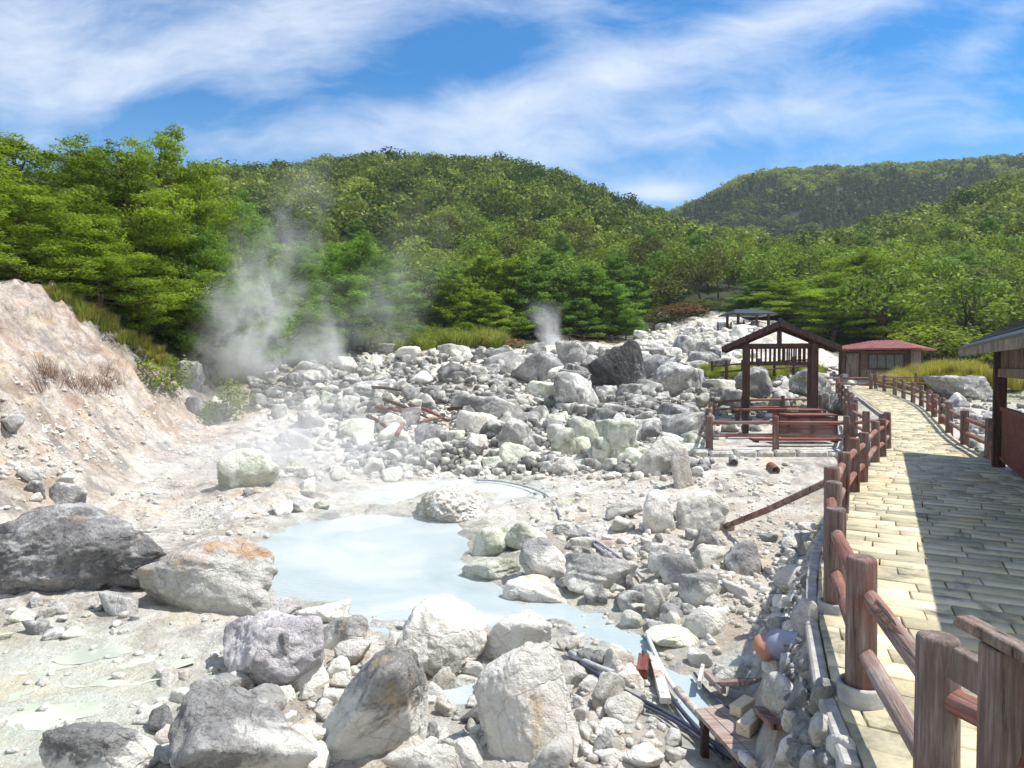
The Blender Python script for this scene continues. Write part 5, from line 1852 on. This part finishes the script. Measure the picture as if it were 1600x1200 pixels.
def tapered(mb, a, b, r0, r1, rs, bend=.1, n=7, seg=5):
    a, b = np.array(a, float), np.array(b, float)
    L = np.linalg.norm(b - a)
    pts = [a + (b - a) * t_ + (rs.normal(0, bend * L * .12, 3) if 0 < t_ < 1 else 0) for t_ in np.linspace(0, 1, seg)]
    mb.tube(pts, [r0 + (r1 - r0) * t_ for t_ in np.linspace(0, 1, seg)], n)
    return pts


def pine_template(seed, H=8.0, R=3.2, low=.08, limbs=40, flat=.34, layered=1.0, per=190, L=.18, W=.055):
    rs = np.random.default_rng(seed)
    mb = MB()
    lean = rs.normal(0, .35, 2)
    trunk = tapered(mb, (0, 0, -.8), (lean[0], lean[1], H * .93), .17 * H / 8, .03, rs, .35, 9, 9)
    trunk = np.array(trunk)
    clumps = []
    for k in range(limbs):
        h = low + (1 - low) * ((k + rs.random()) / limbs) ** .9
        zt_ = h * H * .93
        tx = np.interp(zt_, trunk[:, 2], trunk[:, 0])
        ty = np.interp(zt_, trunk[:, 2], trunk[:, 1])
        prof = (1 - h) ** .62 * (.75 + .25 * min(1, h / .3)) + .06
        az = k * 2.4 + rs.normal(0, .3)
        ln = R * prof * rs.uniform(.72, 1.12)
        rise = ln * rs.uniform(.02, .30) + (.5 if h > .75 else 0)
        e = np.array([tx + math.cos(az) * ln, ty + math.sin(az) * ln, zt_ + rise])
        pts = tapered(mb, (tx, ty, zt_), e, .055 * (1.2 - h) * H / 8 + .012, .012, rs, .5, 5, 5)
        ti = rs.uniform(.25, .85)
        for q, fr in enumerate((.42, .72, 1.0) if ln > 1.0 else (.55, 1.0)):
            p = pts[0] + (e - pts[0]) * fr
            rr_ = (.50 + .25 * rs.random()) * (1.15 - .25 * fr) * R / 3.2 * (.65 + .5 * prof)
            jit = rs.normal(0, .22, 3) * np.array([1, 1, .4])
            clumps.append((p[0] + jit[0], p[1] + jit[1], p[2] + jit[2] + .12, rr_, rr_ * flat * layered, np.clip(ti + rs.normal(0, .1), 0, 1)))
        if rs.random() < .6:
            p = pts[0] + (e - pts[0]) * rs.uniform(.6, 1.0) + np.array([-math.sin(az), math.cos(az), 0]) * rs.uniform(-.7, .7)
            clumps.append((p[0], p[1], p[2] + .1, .45 * R / 3.2, .2 * R / 3.2, ti))
    # leaders and candles
    for k in range(16):
        p = trunk[-1] + rs.normal(0, .75, 3) * np.array([1, 1, .35])
        p[2] -= np.hypot(*(p[:2] - trunk[-1][:2])) * .55
        clumps.append((p[0], p[1], p[2] + .2, .12, rs.uniform(.3, .62), .8))
    clumps.insert(0, (trunk[-1][0], trunk[-1][1], H * .9, .6, .4, .6))
    v, f, ti = foliage(rs, clumps, per, L, W, up=.9, shell=.25, nup=.1)
    cr = mesh_np('crown', v, f, False, {'tint': ('FACE', 'FLOAT', ti)})
    tr = mb.mesh('trunk', True)
    return cr, tr


def broad_template(seed, H=6.0, R=2.8, lobes=15, per=85, L=.42, W=.28, low=.28):
    rs = np.random.default_rng(seed)
    mb = MB()
    top = (rs.normal(0, .2), rs.normal(0, .2), H * .6)
    tapered(mb, (0, 0, -.6), top, .13, .06, rs, .3, 7, 5)
    clumps = [(0, 0, H * .62, R * .55, H * .22, .5)]
    for k in range(lobes):
        az = k * 2.4 + rs.normal(0, .4)
        h = rs.uniform(0, 1)
        rr_ = R * math.sqrt(max(0.05, 1 - (h * 1.7 - .75) ** 2)) * rs.uniform(.5, .85)
        p = (math.cos(az) * rr_, math.sin(az) * rr_, H * (low + .12 + (1 - low - .22) * h))
        tapered(mb, (0, 0, H * rs.uniform(.25, .5)), p, .05, .015, rs, .4, 5, 4)
        sz = R * rs.uniform(.28, .46)
        clumps.append((p[0], p[1], p[2], sz, sz * .72, rs.uniform(.15, .9)))
    v, f, ti = foliage(rs, clumps, per, L, W, up=.2, shell=.6)
    return mesh_np('crown', v, f, False, {'tint': ('FACE', 'FLOAT', ti)}), mb.mesh('trunk', True)


def put_tree(tpl, mats, name, label, x, y, h, wd, Ht, Rt, cat='tree', group=None, rz=None, sink=0.0, tilt=(0, 0)):
    z = gz(x, y) - sink
    rs = random.Random(int(x * 97 + y * 31))
    r = thing(name, label, cat, (x, y, z), rs.uniform(0, 6.28) if rz is None else rz, group)
    for me, nm in zip(tpl, ('crown', 'trunk')):
        key = (me.name, mats[0] if nm == 'crown' else 'bark')
        if key not in LIBM:
            m2 = me if len(me.materials) == 0 else me.copy()
            m2.materials.clear()
            m2.materials.append(M[mats[0]] if nm == 'crown' else M['bark'])
            LIBM[key] = m2
        o = bpy.data.objects.new(nm, LIBM[key])
        COL.objects.link(o)
        o.parent = r
        o.scale = (wd / Rt, wd / Rt, h / Ht)
    return r


PT = [pine_template(40 + k, flat=.50, limbs=44) for k in range(4)]
PTW = [pine_template(60 + k, H=8, R=3.2, flat=.55, limbs=40, per=110, L=.30, W=.11) for k in range(2)]       # for trees farther off
BT = [broad_template(70 + k, lobes=17, per=120, L=.36, W=.23) for k in range(5)]

# the pines on the left bank: (px of trunk, py of top, depth, half width m, material)
PINES = [(-70, 205, 22, 3.4, 'pine', 'tall pine at the left edge of the view, farthest up the bank'),
         (35, 204, 24, 3.4, 'pine', 'tall bright green pine above the pink bank near the left edge'),
         (120, 214, 25.5, 3.2, 'pine', 'pine with bare dark limbs showing under its crown above the pink bank'),
         (205, 222, 25, 3.0, 'pine', 'broad pine between the dark limbed pine and the tallest one'),
         (252, 198, 26.5, 2.7, 'pine', 'tallest pine whose leader sticks up against the sky'),
         (318, 248, 29, 3.0, 'pine', 'pine just right of the tallest one with spiky top'),
         (372, 300, 32, 3.2, 'pine_cool', 'cool green pine behind the big steam plume'),
         (20, 330, 19.5, 2.4, 'pine', 'lower pine in front at the left edge hanging over the bare bank'),
         (140, 330, 21, 2.5, 'pine', 'lower spreading pine above the middle of the bank'),
         (225, 340, 24.5, 2.6, 'pine', 'lower pine with layered pads above the bank foot'),
         (285, 400, 26.5, 2.3, 'pine', 'small front pine just above the cracked round boulder'),
         (325, 350, 27, 2.7, 'pine_cool', 'dense pine left of the steam plume with layered pads'),
         (222, 450, 24, 1.6, 'pine', 'lowest young pine on the bank foot'),
         (410, 345, 36, 3.2, 'pine_cool', 'pine rising through the steam plume'),
         (455, 380, 38, 3.0, 'pine_cool', 'middle sized pine right of the steam plume'),
         (505, 372, 42, 3.4, 'pine_cool', 'blueish green pine right of the plume in the second row'),
         (560, 366, 46, 3.8, 'pine_cool', 'wide cool green pine left of the yellow green tree'),
         (480, 440, 38, 2.4, 'pine_cool', 'short pine standing in the lower steam'),
         (545, 425, 43, 2.6, 'pine_cool', 'short pine behind the dark bushes of the crest'),
         (610, 400, 52, 3.6, 'pine_cool', 'pine behind the mixed bushes left of the rusty bush')]
for k, (px, py, d, hw, mt, lab) in enumerate(PINES):
    tp = P(px, py, d)
    g = gz(tp[0], d)
    put_tree(PT[k % 4], (mt,), 'pine_tree', lab, tp[0], d, max(3.0, (tp[2] - g) * .97), hw, 8.0, 3.2, sink=.1)
CENT = [(700, 424, 54, 3.0, 'pine', 'round topped pine at the left end of the dense stand behind the rock field'),
        (745, 400, 58, 3.8, 'pine', 'broad dark pine in the dense stand above the rusty bush'),
        (800, 402, 58, 3.8, 'pine', 'broad pine of the dense stand left of the small steam jet'),
        (838, 410, 57, 3.4, 'pine_cool', 'tall pine of the dense stand right behind the small steam jet'),
        (880, 428, 57, 3.3, 'pine_cool', 'layered pine of the dense stand right of the small steam jet'),
        (925, 420, 58, 3.5, 'pine_cool', 'tall pine near the right end of the dense stand'),
        (962, 440, 57, 3.0, 'pine_cool', 'last pine at the right end of the dense stand'),
        (770, 455, 54, 2.6, 'pine', 'short pine at the front of the dense stand above the crest'),
        (905, 470, 55, 2.6, 'pine_cool', 'short layered pine at the front right of the dense stand'),
        (1345, 392, 66, 7.6, 'pine', 'largest spreading pine behind the red roofed hut'),
        (1230, 440, 62, 5.0, 'pine', 'wide layered pine above the small shelter roof'),
        (1290, 450, 58, 4.6, 'pine', 'low spreading pine between shelter and hut'),
        (1420, 430, 63, 5.0, 'pine', 'spreading pine right of the largest one'),
        (1395, 470, 58, 4.0, 'pine', 'low pine right above the hut roof'),
        (1185, 478, 64, 3.2, 'pine_cool', 'small pine beside the tiny far shelter'),
        (1495, 398, 78, 4.8, 'pine_cool', 'round dark pine on the slope at the right')]
for k, (px, py, d, hw, mt, lab) in enumerate(CENT):
    tp = P(px, py, d)
    g = gz(tp[0], d)
    put_tree(PTW[k % 2] if hw < 4 else PT[(k + 1) % 4], (mt,), 'pine_tree', lab, tp[0], d, max(3.5, tp[2] - g), hw, 8.0, 3.2, sink=.1)
TREES2 = [(645, 372, 72, 3.6, 'yellowgreen', 'yellow green broad tree standing out on the slope above the bushes'),
          (1478, 500, 48, 3.4, 'yellowgreen', 'bright yellow green bushy tree right of the hut'),
          (1545, 505, 46, 3.2, 'yellowgreen', 'yellow green tree right beside the eave of the right shelter'),
          (1440, 490, 52, 3.0, 'yellowgreen', 'light green tree directly behind the hut'),
          (1590, 470, 50, 3.4, 'broad', 'mid green tree behind the right shelter roof'),
          (1525, 470, 56, 3.6, 'broad', 'mid green tree above the golden grass mound'),
          (570, 480, 43, 1.8, 'olive', 'dark bush at the right foot of the second steam plume'),
          (600, 490, 46, 2.2, 'olive', 'olive bush on the crest left of the pale grass'),
          (655, 500, 47, 1.8, 'yellowgreen', 'light bush on the crest among pale grass'),
          (690, 490, 50, 1.8, 'olive', 'olive bush left of the rusty bush'),
          (762, 494, 48, 2.5, 'rust', 'rusty brown bush on the crest of the rock field'),
          (725, 492, 50, 1.7, 'yellowgreen', 'small bright bush left beside the rusty bush'),
          (800, 515, 49, 1.4, 'olive', 'small bush right of the rusty bush'),
          (1060, 470, 62, 2.6, 'rust', 'reddish brown bush above the bare knoll'),
          (1030, 492, 62, 2.0, 'olive', 'olive bush at the left edge of the bare knoll'),
          (1100, 470, 66, 2.8, 'olive', 'olive tree above the bare knoll'),
          (348, 548, 22.5, 1.0, 'yellowgreen', 'yellow green bush right of the cracked round boulder'),
          (250, 505, 21.5, 1.0, 'yellowgreen', 'bush at the foot of the pines above the boulder')]
for k, (px, py, d, hw, mt, lab) in enumerate(TREES2):
    tp = P(px, py, d)
    g = gz(tp[0], d)
    put_tree(BT[k % 5], (mt,), 'bush' if hw < 2.7 and d < 60 else 'broadleaf_tree', lab, tp[0], d, max(1.3, tp[2] - g), hw, 6.0, 2.8, cat='bush' if hw < 2.7 and d < 60 else 'tree', sink=(.9 * hw if hw < 1.2 else .45 * hw) if hw < 2.7 and d < 60 else .15)

# the nearer trees of the slope, one by one
rs = random.Random(77)
used = [(P(a, 500, d)[0], d, 3.0) for a, b, d, h_, m_, l_ in PINES + CENT + TREES2]
cnt = 0
for _ in range(9000):
    if cnt >= 270:
        break
    y = math.sqrt(rs.uniform(48 ** 2, 112 ** 2))
    u = rs.uniform(-.80, .80)
    x = u * y
    if forest_edge(np.array([x]), np.array([y]))[0] < 4:
        continue
    if any((x - a) ** 2 + (y - b) ** 2 < (2.55 + .012 * y) ** 2 for a, b, c in used):
        continue
    used.append((x, y, 3))
    mt = rs.choices(['broad', 'yellowgreen', 'olive', 'pine_cool'], [.62, .10, .16, .12])[0]
    h = rs.uniform(4.2, 7.0)
    nm = {'broad': 'mid green broadleaf tree in the wood on the lower slope', 'yellowgreen': 'light yellow green tree in the wood on the lower slope', 'olive': 'olive brown tree in the wood on the lower slope', 'pine_cool': 'dark pine among the broadleaf trees of the lower slope'}[mt]
    if mt == 'pine_cool':
        put_tree(PTW[cnt % 2], (mt,), 'pine_tree', nm, x, y, h * 1.1, rs.uniform(2.2, 3.0), 8.0, 3.2, group='pines in the wood on the lower slope')
    else:
        put_tree(BT[cnt % 5], (mt,), 'broadleaf_tree', nm, x, y, h, rs.uniform(2.4, 3.7), 6.0, 2.8, group={'broad': 'green', 'yellowgreen': 'light', 'olive': 'olive'}[mt] + ' trees in the wood on the lower slope')
    cnt += 1

# the rest of the wood reads as one mass on each hill
def wood(name, label, y0, y1, u0, u1, step, per, leaf, hw, ht, seed, lift=0.0):
    rs = np.random.default_rng(seed)
    tm = []
    for k in range(8):
        cl = []
        lob = 9
        for j in range(lob):
            az, h = j * 2.4, rs.random()
            rr_ = math.sqrt(max(.05, 1 - (h * 1.5 - .6) ** 2)) * rs.uniform(.45, .8)
            cl.append((math.cos(az) * rr_ * hw, math.sin(az) * rr_ * hw, (.30 + .52 * h) * ht, .46 * hw, .20 * ht, rs.uniform(.25, .75)))
        v, f, ti = foliage(rs, cl, per / lob, leaf, leaf * .8, up=.0, shell=.75)
        tm.append((v, f, ti))
    cone = []
    for k in range(3):
        cl = [(0, 0, z_ * ht, ((1 - z_) * .5 + .05) * hw, .10 * ht, .1) for z_ in np.linspace(.95, .1, 10)][::-1]
        v, f, ti = foliage(rs, cl, per / 6, leaf, leaf * .6, up=.0, shell=.4)
        cone.append((v, f, ti * .5))
    n_ = int((u1 - u0) * (y1 ** 2 - y0 ** 2) / 2 / step ** 2)
    cell = {}
    Vs, Fs, Ts, off = [], [], [], 0
    Yv = np.sqrt(rs.uniform(y0 ** 2, y1 ** 2, n_ * 2))
    Uv = rs.uniform(u0, u1, n_ * 2)
    Xv = Uv * Yv
    Zv = gh(Xv, Yv)
    sp = fbm(np.stack([Xv, Yv, 0 * Xv], -1) * .025, 3)
    tone = fbm(np.stack([Xv, Yv, 0 * Xv + 9], -1) * .02, 3)
    for k in range(n_ * 2):
        ky = (int(Xv[k] / step / .85), int(Yv[k] / step / .85))
        if ky in cell:
            continue
        cell[ky] = 1
        pxk = 800 + F * Uv[k]
        cedar = y0 > 255 and sp[k] > .02 and Yv[k] < 412 and .22 < Uv[k] < .75
        v, f, ti = (cone[k % 3] if cedar else tm[k % 8])
        s_ = rs.uniform(.75, 1.3)
        a = rs.uniform(0, 6.28)
        c_, s__ = math.cos(a), math.sin(a)
        h_ = s_ * rs.uniform(.85, 1.15) * (1.35 if cedar else 1)
        w_ = s_ * (1.5 if cedar else 1)
        p = np.stack([(v[:, 0] * c_ - v[:, 1] * s__) * w_ + Xv[k], (v[:, 0] * s__ + v[:, 1] * c_) * w_ + Yv[k], v[:, 2] * h_ + Zv[k] - .5 + lift], -1)
        tb = 0 if cedar else np.clip(rs.normal(0, .30) + tone[k] * .6, -.5, .6)
        Vs.append(p.astype(np.float32))
        Fs.append(f + off)
        Ts.append(np.clip(ti + tb, 0, 1))
        off += len(v)
    me = mesh_np(name, np.vstack(Vs), np.vstack(Fs), False, {'tint': ('FACE', 'FLOAT', np.concatenate(Ts))})
    tag(obj(name, me, M['wood_mass']), label, 'wood', None, 'stuff')
    print(name, len(Vs), off // 4)


wood('near_wood', 'dense mixed wood covering the hillside in the middle distance', 104, 262, -1.05, 1.05, 4.3, 340, .62, 3.05, 5.2, 5)
wood('far_wood', 'dense wood with dark cedars on the far hill at the right', 300, 446, .05, 1.05, 3.7, 120, 1.1, 3.1, 4.8, 6)

# grasses -------------------------------------------------------
def tuft_mesh(seed, n, h, spread, wd, droop=.5, stiff=.35):
    rs = np.random.default_rng(seed)
    vs, fs, ti = [], [], []
    for k in range(n):
        a, r = rs.uniform(0, 6.28), spread * math.sqrt(rs.random()) * .35
        b = np.array([math.cos(a) * r, math.sin(a) * r, -.03])
        az = a + rs.normal(0, .6)
        o_ = np.array([math.cos(az), math.sin(az), 0])
        hh = h * rs.uniform(.55, 1.1)
        out = rs.uniform(.1, 1) * droop * h
        m1 = b + o_ * out * .3 + np.array([0, 0, hh * .6])
        t1 = b + o_ * out + np.array([0, 0, hh * rs.uniform(.8, 1.0)])
        s_ = np.array([-o_[1], o_[0], 0]) * wd
        i = len(vs)
        vs += [b - s_, b + s_, m1 + s_ * .8, m1 - s_ * .8, t1]
        fs.append((i, i + 1, i + 2, i + 3)); fs.append((i + 3, i + 2, i + 4))
        c = rs.uniform(0, 1)
        ti += [c, c]
    q = np.array([f for f in fs if len(f) == 4])
    t3 = np.array([f for f in fs if len(f) == 3])
    return mesh_np('blades', np.array(vs), [q, t3], False, {'tint': ('FACE', 'FLOAT', np.array(ti[::2] + ti[1::2]))})


TUFT = {}
for nm, args in {'green': (1, 130, .75, .6, .011, .55), 'gold': (2, 150, .8, .7, .012, .6), 'dry': (3, 90, .60, .9, .0035, .75)}.items():
    TUFT[nm] = [tuft_mesh(args[0] * 10 + k, *args[1:]) for k in range(3)]
MATT = {'green': 'greengrass', 'gold': 'reed', 'dry': 'drybush'}


def tuft(px, py, kind, sc, label, name, cat, group=None, d=None):
    if d is None:
        g, d = hit(px, py)
    else:
        g = P(px, py, d)
        g[2] = gz(g[0], g[1])
    me = TUFT[kind][int(px) % 3]
    if len(me.materials) == 0:
        me.materials.append(M[MATT[kind]])
    lean_ = .45 if kind == 'dry' else .12
    o = obj(name, me, None, loc=(g[0], g[1], g[2]), rot=(math.sin(px * 7.3) * lean_, math.cos(px * 3.1) * lean_, px % 6.28), scale=(sc, sc, sc))
    tag(o, label, cat, group)


rs = random.Random(19)
for k in range(12):
    tuft(55 + k * 9 + rs.uniform(-16, 16), 606 + rs.uniform(-30, 16), 'dry', rs.uniform(.45, 1.1), 'reddish dry stems in a row on the pink bank', 'dry_shrub', 'shrub', 'dry shrubs on the pink bank')
for k in range(5):
    tuft(150 + k * 9, 604 + rs.uniform(-14, 12), 'dry', rs.uniform(.45, .9), 'reddish dry stems in a row on the pink bank', 'dry_shrub', 'shrub', 'dry shrubs on the pink bank')
for k in range(34):
    f = k / 33
    px = 95 + 190 * f + rs.uniform(-10, 14)
    tuft(px, 470 + 118 * f + rs.uniform(-12, 10), rs.choice(['green', 'gold', 'green']), rs.uniform(.35, .7), 'grass tussock along the rim of the pink bank below the pines', 'grass_tussock', 'grass', 'grass tussocks along the rim of the bank')
for k in range(16):
    tuft(330 + rs.uniform(-8, 46), 592 + rs.uniform(-14, 16), 'green', rs.uniform(.8, 1.2), 'green grass tussock right of the cracked round boulder', 'grass_tussock', 'grass', 'grass tussocks by the cracked boulder')
def field_grass(name, poly, cnt, kind, scl, label, seed):
    rs = np.random.default_rng(seed)
    pl = np.array(poly, float)
    Vs, Fq_, Ft_, Tq, Tt, off = [], [], [], [], [], 0
    src = TUFT[kind][0]
    v = np.empty(len(src.vertices) * 3); src.vertices.foreach_get('co', v); v = v.reshape(-1, 3)
    nb_ = len(v) // 5
    i_ = np.arange(nb_) * 5
    q = np.stack([i_, i_ + 1, i_ + 2, i_ + 3], -1)
    t3 = np.stack([i_ + 3, i_ + 2, i_ + 4], -1)
    k = 0
    while k < cnt:
        px, py = rs.uniform(pl[:, 0].min(), pl[:, 0].max()), rs.uniform(pl[:, 1].min(), pl[:, 1].max())
        if not inside(np.array([px]), np.array([py]), poly)[0]:
            continue
        g, d = hit(px, py)
        k += 1
        if d > 80:
            continue
        s_ = rs.uniform(*scl)
        a = rs.uniform(0, 6.28)
        p = np.stack([v[:, 0] * math.cos(a) - v[:, 1] * math.sin(a), v[:, 0] * math.sin(a) + v[:, 1] * math.cos(a), v[:, 2]], -1) * s_ * np.array([1.3, 1.3, 1]) + g
        Vs.append(p); Fq_.append(q + off); Ft_.append(t3 + off)
        c = np.clip(rs.uniform(0, .7) + rs.uniform(0, .3, nb_), 0, 1)
        Tq.append(c); Tt.append(c)
        off += len(v)
    me = mesh_np(name, np.vstack(Vs), [np.vstack(Fq_), np.vstack(Ft_)], False, {'tint': ('FACE', 'FLOAT', np.concatenate(Tq + Tt))})
    tag(obj(name, me, M[MATT[kind]]), label, 'grass', None, 'stuff')


field_grass('crest_grass', [(540, 548), (780, 545), (800, 530), (700, 520), (600, 505), (550, 520)], 420, 'green', (.9, 1.9), 'pale green grass along the crest of the rock field', 3)
field_grass('shelter_grass', [(1100, 582), (1290, 575), (1290, 590), (1110, 596)], 110, 'green', (.5, .9), 'low grass behind the small shelter', 4)
field_grass('bank_grass', [(60, 452), (110, 462), (290, 585), (270, 592), (150, 500)], 26, 'gold', (.25, .5), 'thin straw coloured grass on the rim of the bank', 6)
# golden mound beside the walk
gm = P(1470, 590, 38)
mx, my = gm[0] - .3, 36.5
mz = gz(mx, my)
rsn = np.random.default_rng(9)
Vs, Fq_, Ft_, Tq, off = [], [], [], [], 0
src = TUFT['gold'][0]
v = np.empty(len(src.vertices) * 3); src.vertices.foreach_get('co', v); v = v.reshape(-1, 3)
nb_ = len(v) // 5
i_ = np.arange(nb_) * 5
q = np.stack([i_, i_ + 1, i_ + 2, i_ + 3], -1); t3 = np.stack([i_ + 3, i_ + 2, i_ + 4], -1)
for k in range(190):
    a, r = rsn.uniform(0, 6.28), math.sqrt(rsn.random())
    x_, y_ = r * math.cos(a) * 3.6, r * math.sin(a) * 2.2
    zz_ = .85 * (1 - r ** 2) + .05
    if x_ > 1:
        zz_ *= .6
    p = v * rsn.uniform(.8, 1.2) + np.array([mx + x_, my + y_, mz + zz_])
    Vs.append(p); Fq_.append(q + off); Ft_.append(t3 + off); off += len(v)
    Tq.append(np.clip(rsn.uniform(.1, .7) + rsn.uniform(0, .3, nb_), 0, 1))
me = mesh_np('golden_grass', np.vstack(Vs), [np.vstack(Fq_), np.vstack(Ft_)], False, {'tint': ('FACE', 'FLOAT', np.concatenate(Tq + Tq))})
tag(obj('golden_grass', me, M['reed']), 'mound of golden green grass between the walk and the yellow green trees', 'grass', None, 'stuff')

# ================================================================== STEAM
def steam(name, label, cx, cy, z0, H, R0, R1, dens, lean=(0, 0), wob=.5, scale=1.0, thr=.45, seed=0.0, power=1.0):
    """a drifting plume: closed hull along a bent axis, filled with uneven vapour"""
    n, m_ = 20, 16
    vs, fs = [], []
    def axis(t_):
        return (lean[0] * t_ ** power, lean[1] * t_)
    def rad(t_):
        return R0 + (R1 - R0) * t_ ** .8
    for i in range(m_ + 1):
        t_ = i / m_
        ax, ay = axis(t_)
        rr_ = (rad(t_) + wob * .32) * (1 if 0 < i < m_ else .7)
        for k in range(n):
            a = 2 * math.pi * k / n
            vs.append((ax + math.cos(a) * rr_, ay + math.sin(a) * rr_, t_ * H))
    for i in range(m_):
        for k in range(n):
            j = (k + 1) % n
            fs.append((i * n + k, i * n + j, i * n + n + j, i * n + n + k))
    fs.append(tuple(range(n - 1, -1, -1))); fs.append(tuple(m_ * n + k for k in range(n)))
    mb = MB(); mb.add(vs, fs)
    mt, t = new_mat(name + '_vapour')
    tcn = t.node('ShaderNodeTexCoord')
    se = t.node('ShaderNodeSeparateXYZ', {0: tcn.outputs['Object']})
    tt = t.math('DIVIDE', se.outputs[2], H, clamp=True)
    nv = t.noise(t.vmath('ADD', tcn.outputs['Object'], (seed, seed * 1.7, 0)), .55 * scale, 3, .55, out='Color')
    wv_ = t.vmath('SCALE', t.vmath('SUBTRACT', nv, (.5, .5, .5)), scale=wob)
    wp = t.vmath('ADD', tcn.outputs['Object'], wv_)
    sw = t.node('ShaderNodeSeparateXYZ', {0: wp})
    ax = t.math('MULTIPLY', t.math('POWER', tt, power), lean[0])
    ay = t.math('MULTIPLY', tt, lean[1])
    dx, dy = t.math('SUBTRACT', sw.outputs[0], ax), t.math('SUBTRACT', sw.outputs[1], ay)
    rr_ = t.math('SQRT', t.math('ADD', t.math('MULTIPLY', dx, dx), t.math('MULTIPLY', dy, dy)))
    rt = t.math('ADD', t.math('MULTIPLY', t.math('POWER', tt, .8), R1 - R0), R0)
    fall = t.math('SUBTRACT', 1.0, t.math('DIVIDE', rr_, rt), clamp=True)
    fall = t.math('POWER', fall, 1.1)
    mpn = t.node('ShaderNodeMapping', {'Vector': t.vmath('ADD', wp, (seed, 0, seed)), 'Scale': (1, 1, .55)})
    nz = t.noise(mpn.outputs[0], 1.15 * scale, 5, .6)
    nzr = t.ramp(nz, [(thr - .08, 0.0), (thr + .22, 1.0)])
    vert = t.math('MULTIPLY', t.ramp(tt, [(0.0, .0), (.10, 1.0), (.28, .70), (.50, .25), (.72, .10), (.93, 0.0)]), dens)
    den = t.math('MULTIPLY', t.math('MULTIPLY', fall, nzr), vert)
    pv = t.node('ShaderNodeVolumePrincipled', {'Color': (1, 1, 1, 1), 'Density': den, 'Anisotropy': .1})
    out = t.node('ShaderNodeOutputMaterial')
    t.l.new(pv.outputs[0], out.inputs['Volume'])
    o = mb.build(name, mt, None, loc=(cx, cy, z0))
    tag(o, label, 'steam', None, 'stuff')
    return o


def steam_at(name, label, px, py, d, Hpx, r0, r1, dens, leanpx, **k):
    g = P(px, py, d)
    s_ = d / F
    return steam(name, label, g[0], g[1], g[2], Hpx * s_, r0 * s_, r1 * s_, dens, (leanpx * s_, k.pop('ly', 0.0)), **k)


steam_at('steam_plume', 'tall steam plume drifting up in front of the pines on the left', 375, 600, 25, 400, 92, 62, 2.5, 125, wob=3.0, scale=1.15, thr=.49, power=1.3)
steam_at('steam_plume', 'shorter steam plume right of the tall one', 500, 580, 29, 170, 52, 40, 1.8, 8, wob=1.6, scale=1.1, thr=.44, seed=7.0)
steam_at('steam_plume', 'small white steam jet on the crest behind the rock field', 866, 552, 49, 90, 13, 36, 4.2, -22, wob=1.3, scale=1.5, thr=.42, seed=3.0)
steam_at('ground_steam', 'low steam drifting over the left shore of the pool', 450, 790, 15.5, 260, 250, 230, 1.25, 10, wob=2.6, scale=1.0, thr=.44, seed=11.0)
steam_at('ground_steam', 'thin steam over the near edge of the pool', 700, 1010, 7.0, 180, 130, 150, .5, -20, wob=.9, scale=1.8, thr=.50, seed=5.0)
steam_at('ground_steam', 'faint steam behind the front rails of the enclosure', 1262, 700, 17.5, 70, 50, 60, .9, 0, wob=.6, scale=1.8, thr=.44, seed=15.0)
steam_at('ground_steam', 'thin steam lying over the middle of the milky pool', 560, 900, 9.0, 190, 210, 190, .5, 20, wob=1.6, scale=1.3, thr=.44, seed=21.0)

# the air itself
m, t = new_mat('air')
pv = t.node('ShaderNodeVolumePrincipled', {'Color': (.80, .90, 1, 1), 'Density': .00022, 'Anisotropy': .2})
t.l.new(pv.outputs[0], t.node('ShaderNodeOutputMaterial').inputs['Volume'])
mb = MB(); mb.box((-760, -60, -34), (760, 760, 190))
hz = mb.build('haze', m)
hz['kind'] = 'stuff'
hz['label'] = 'thin bluish air between the rocks and the far hills'
hz['category'] = 'haze'
steam_at('steam_plume', 'faint high drift of steam across the foot of the wooded hill', 560, 560, 34, 300, 70, 110, .28, 150, wob=4.0, scale=.8, thr=.47, seed=31.0)
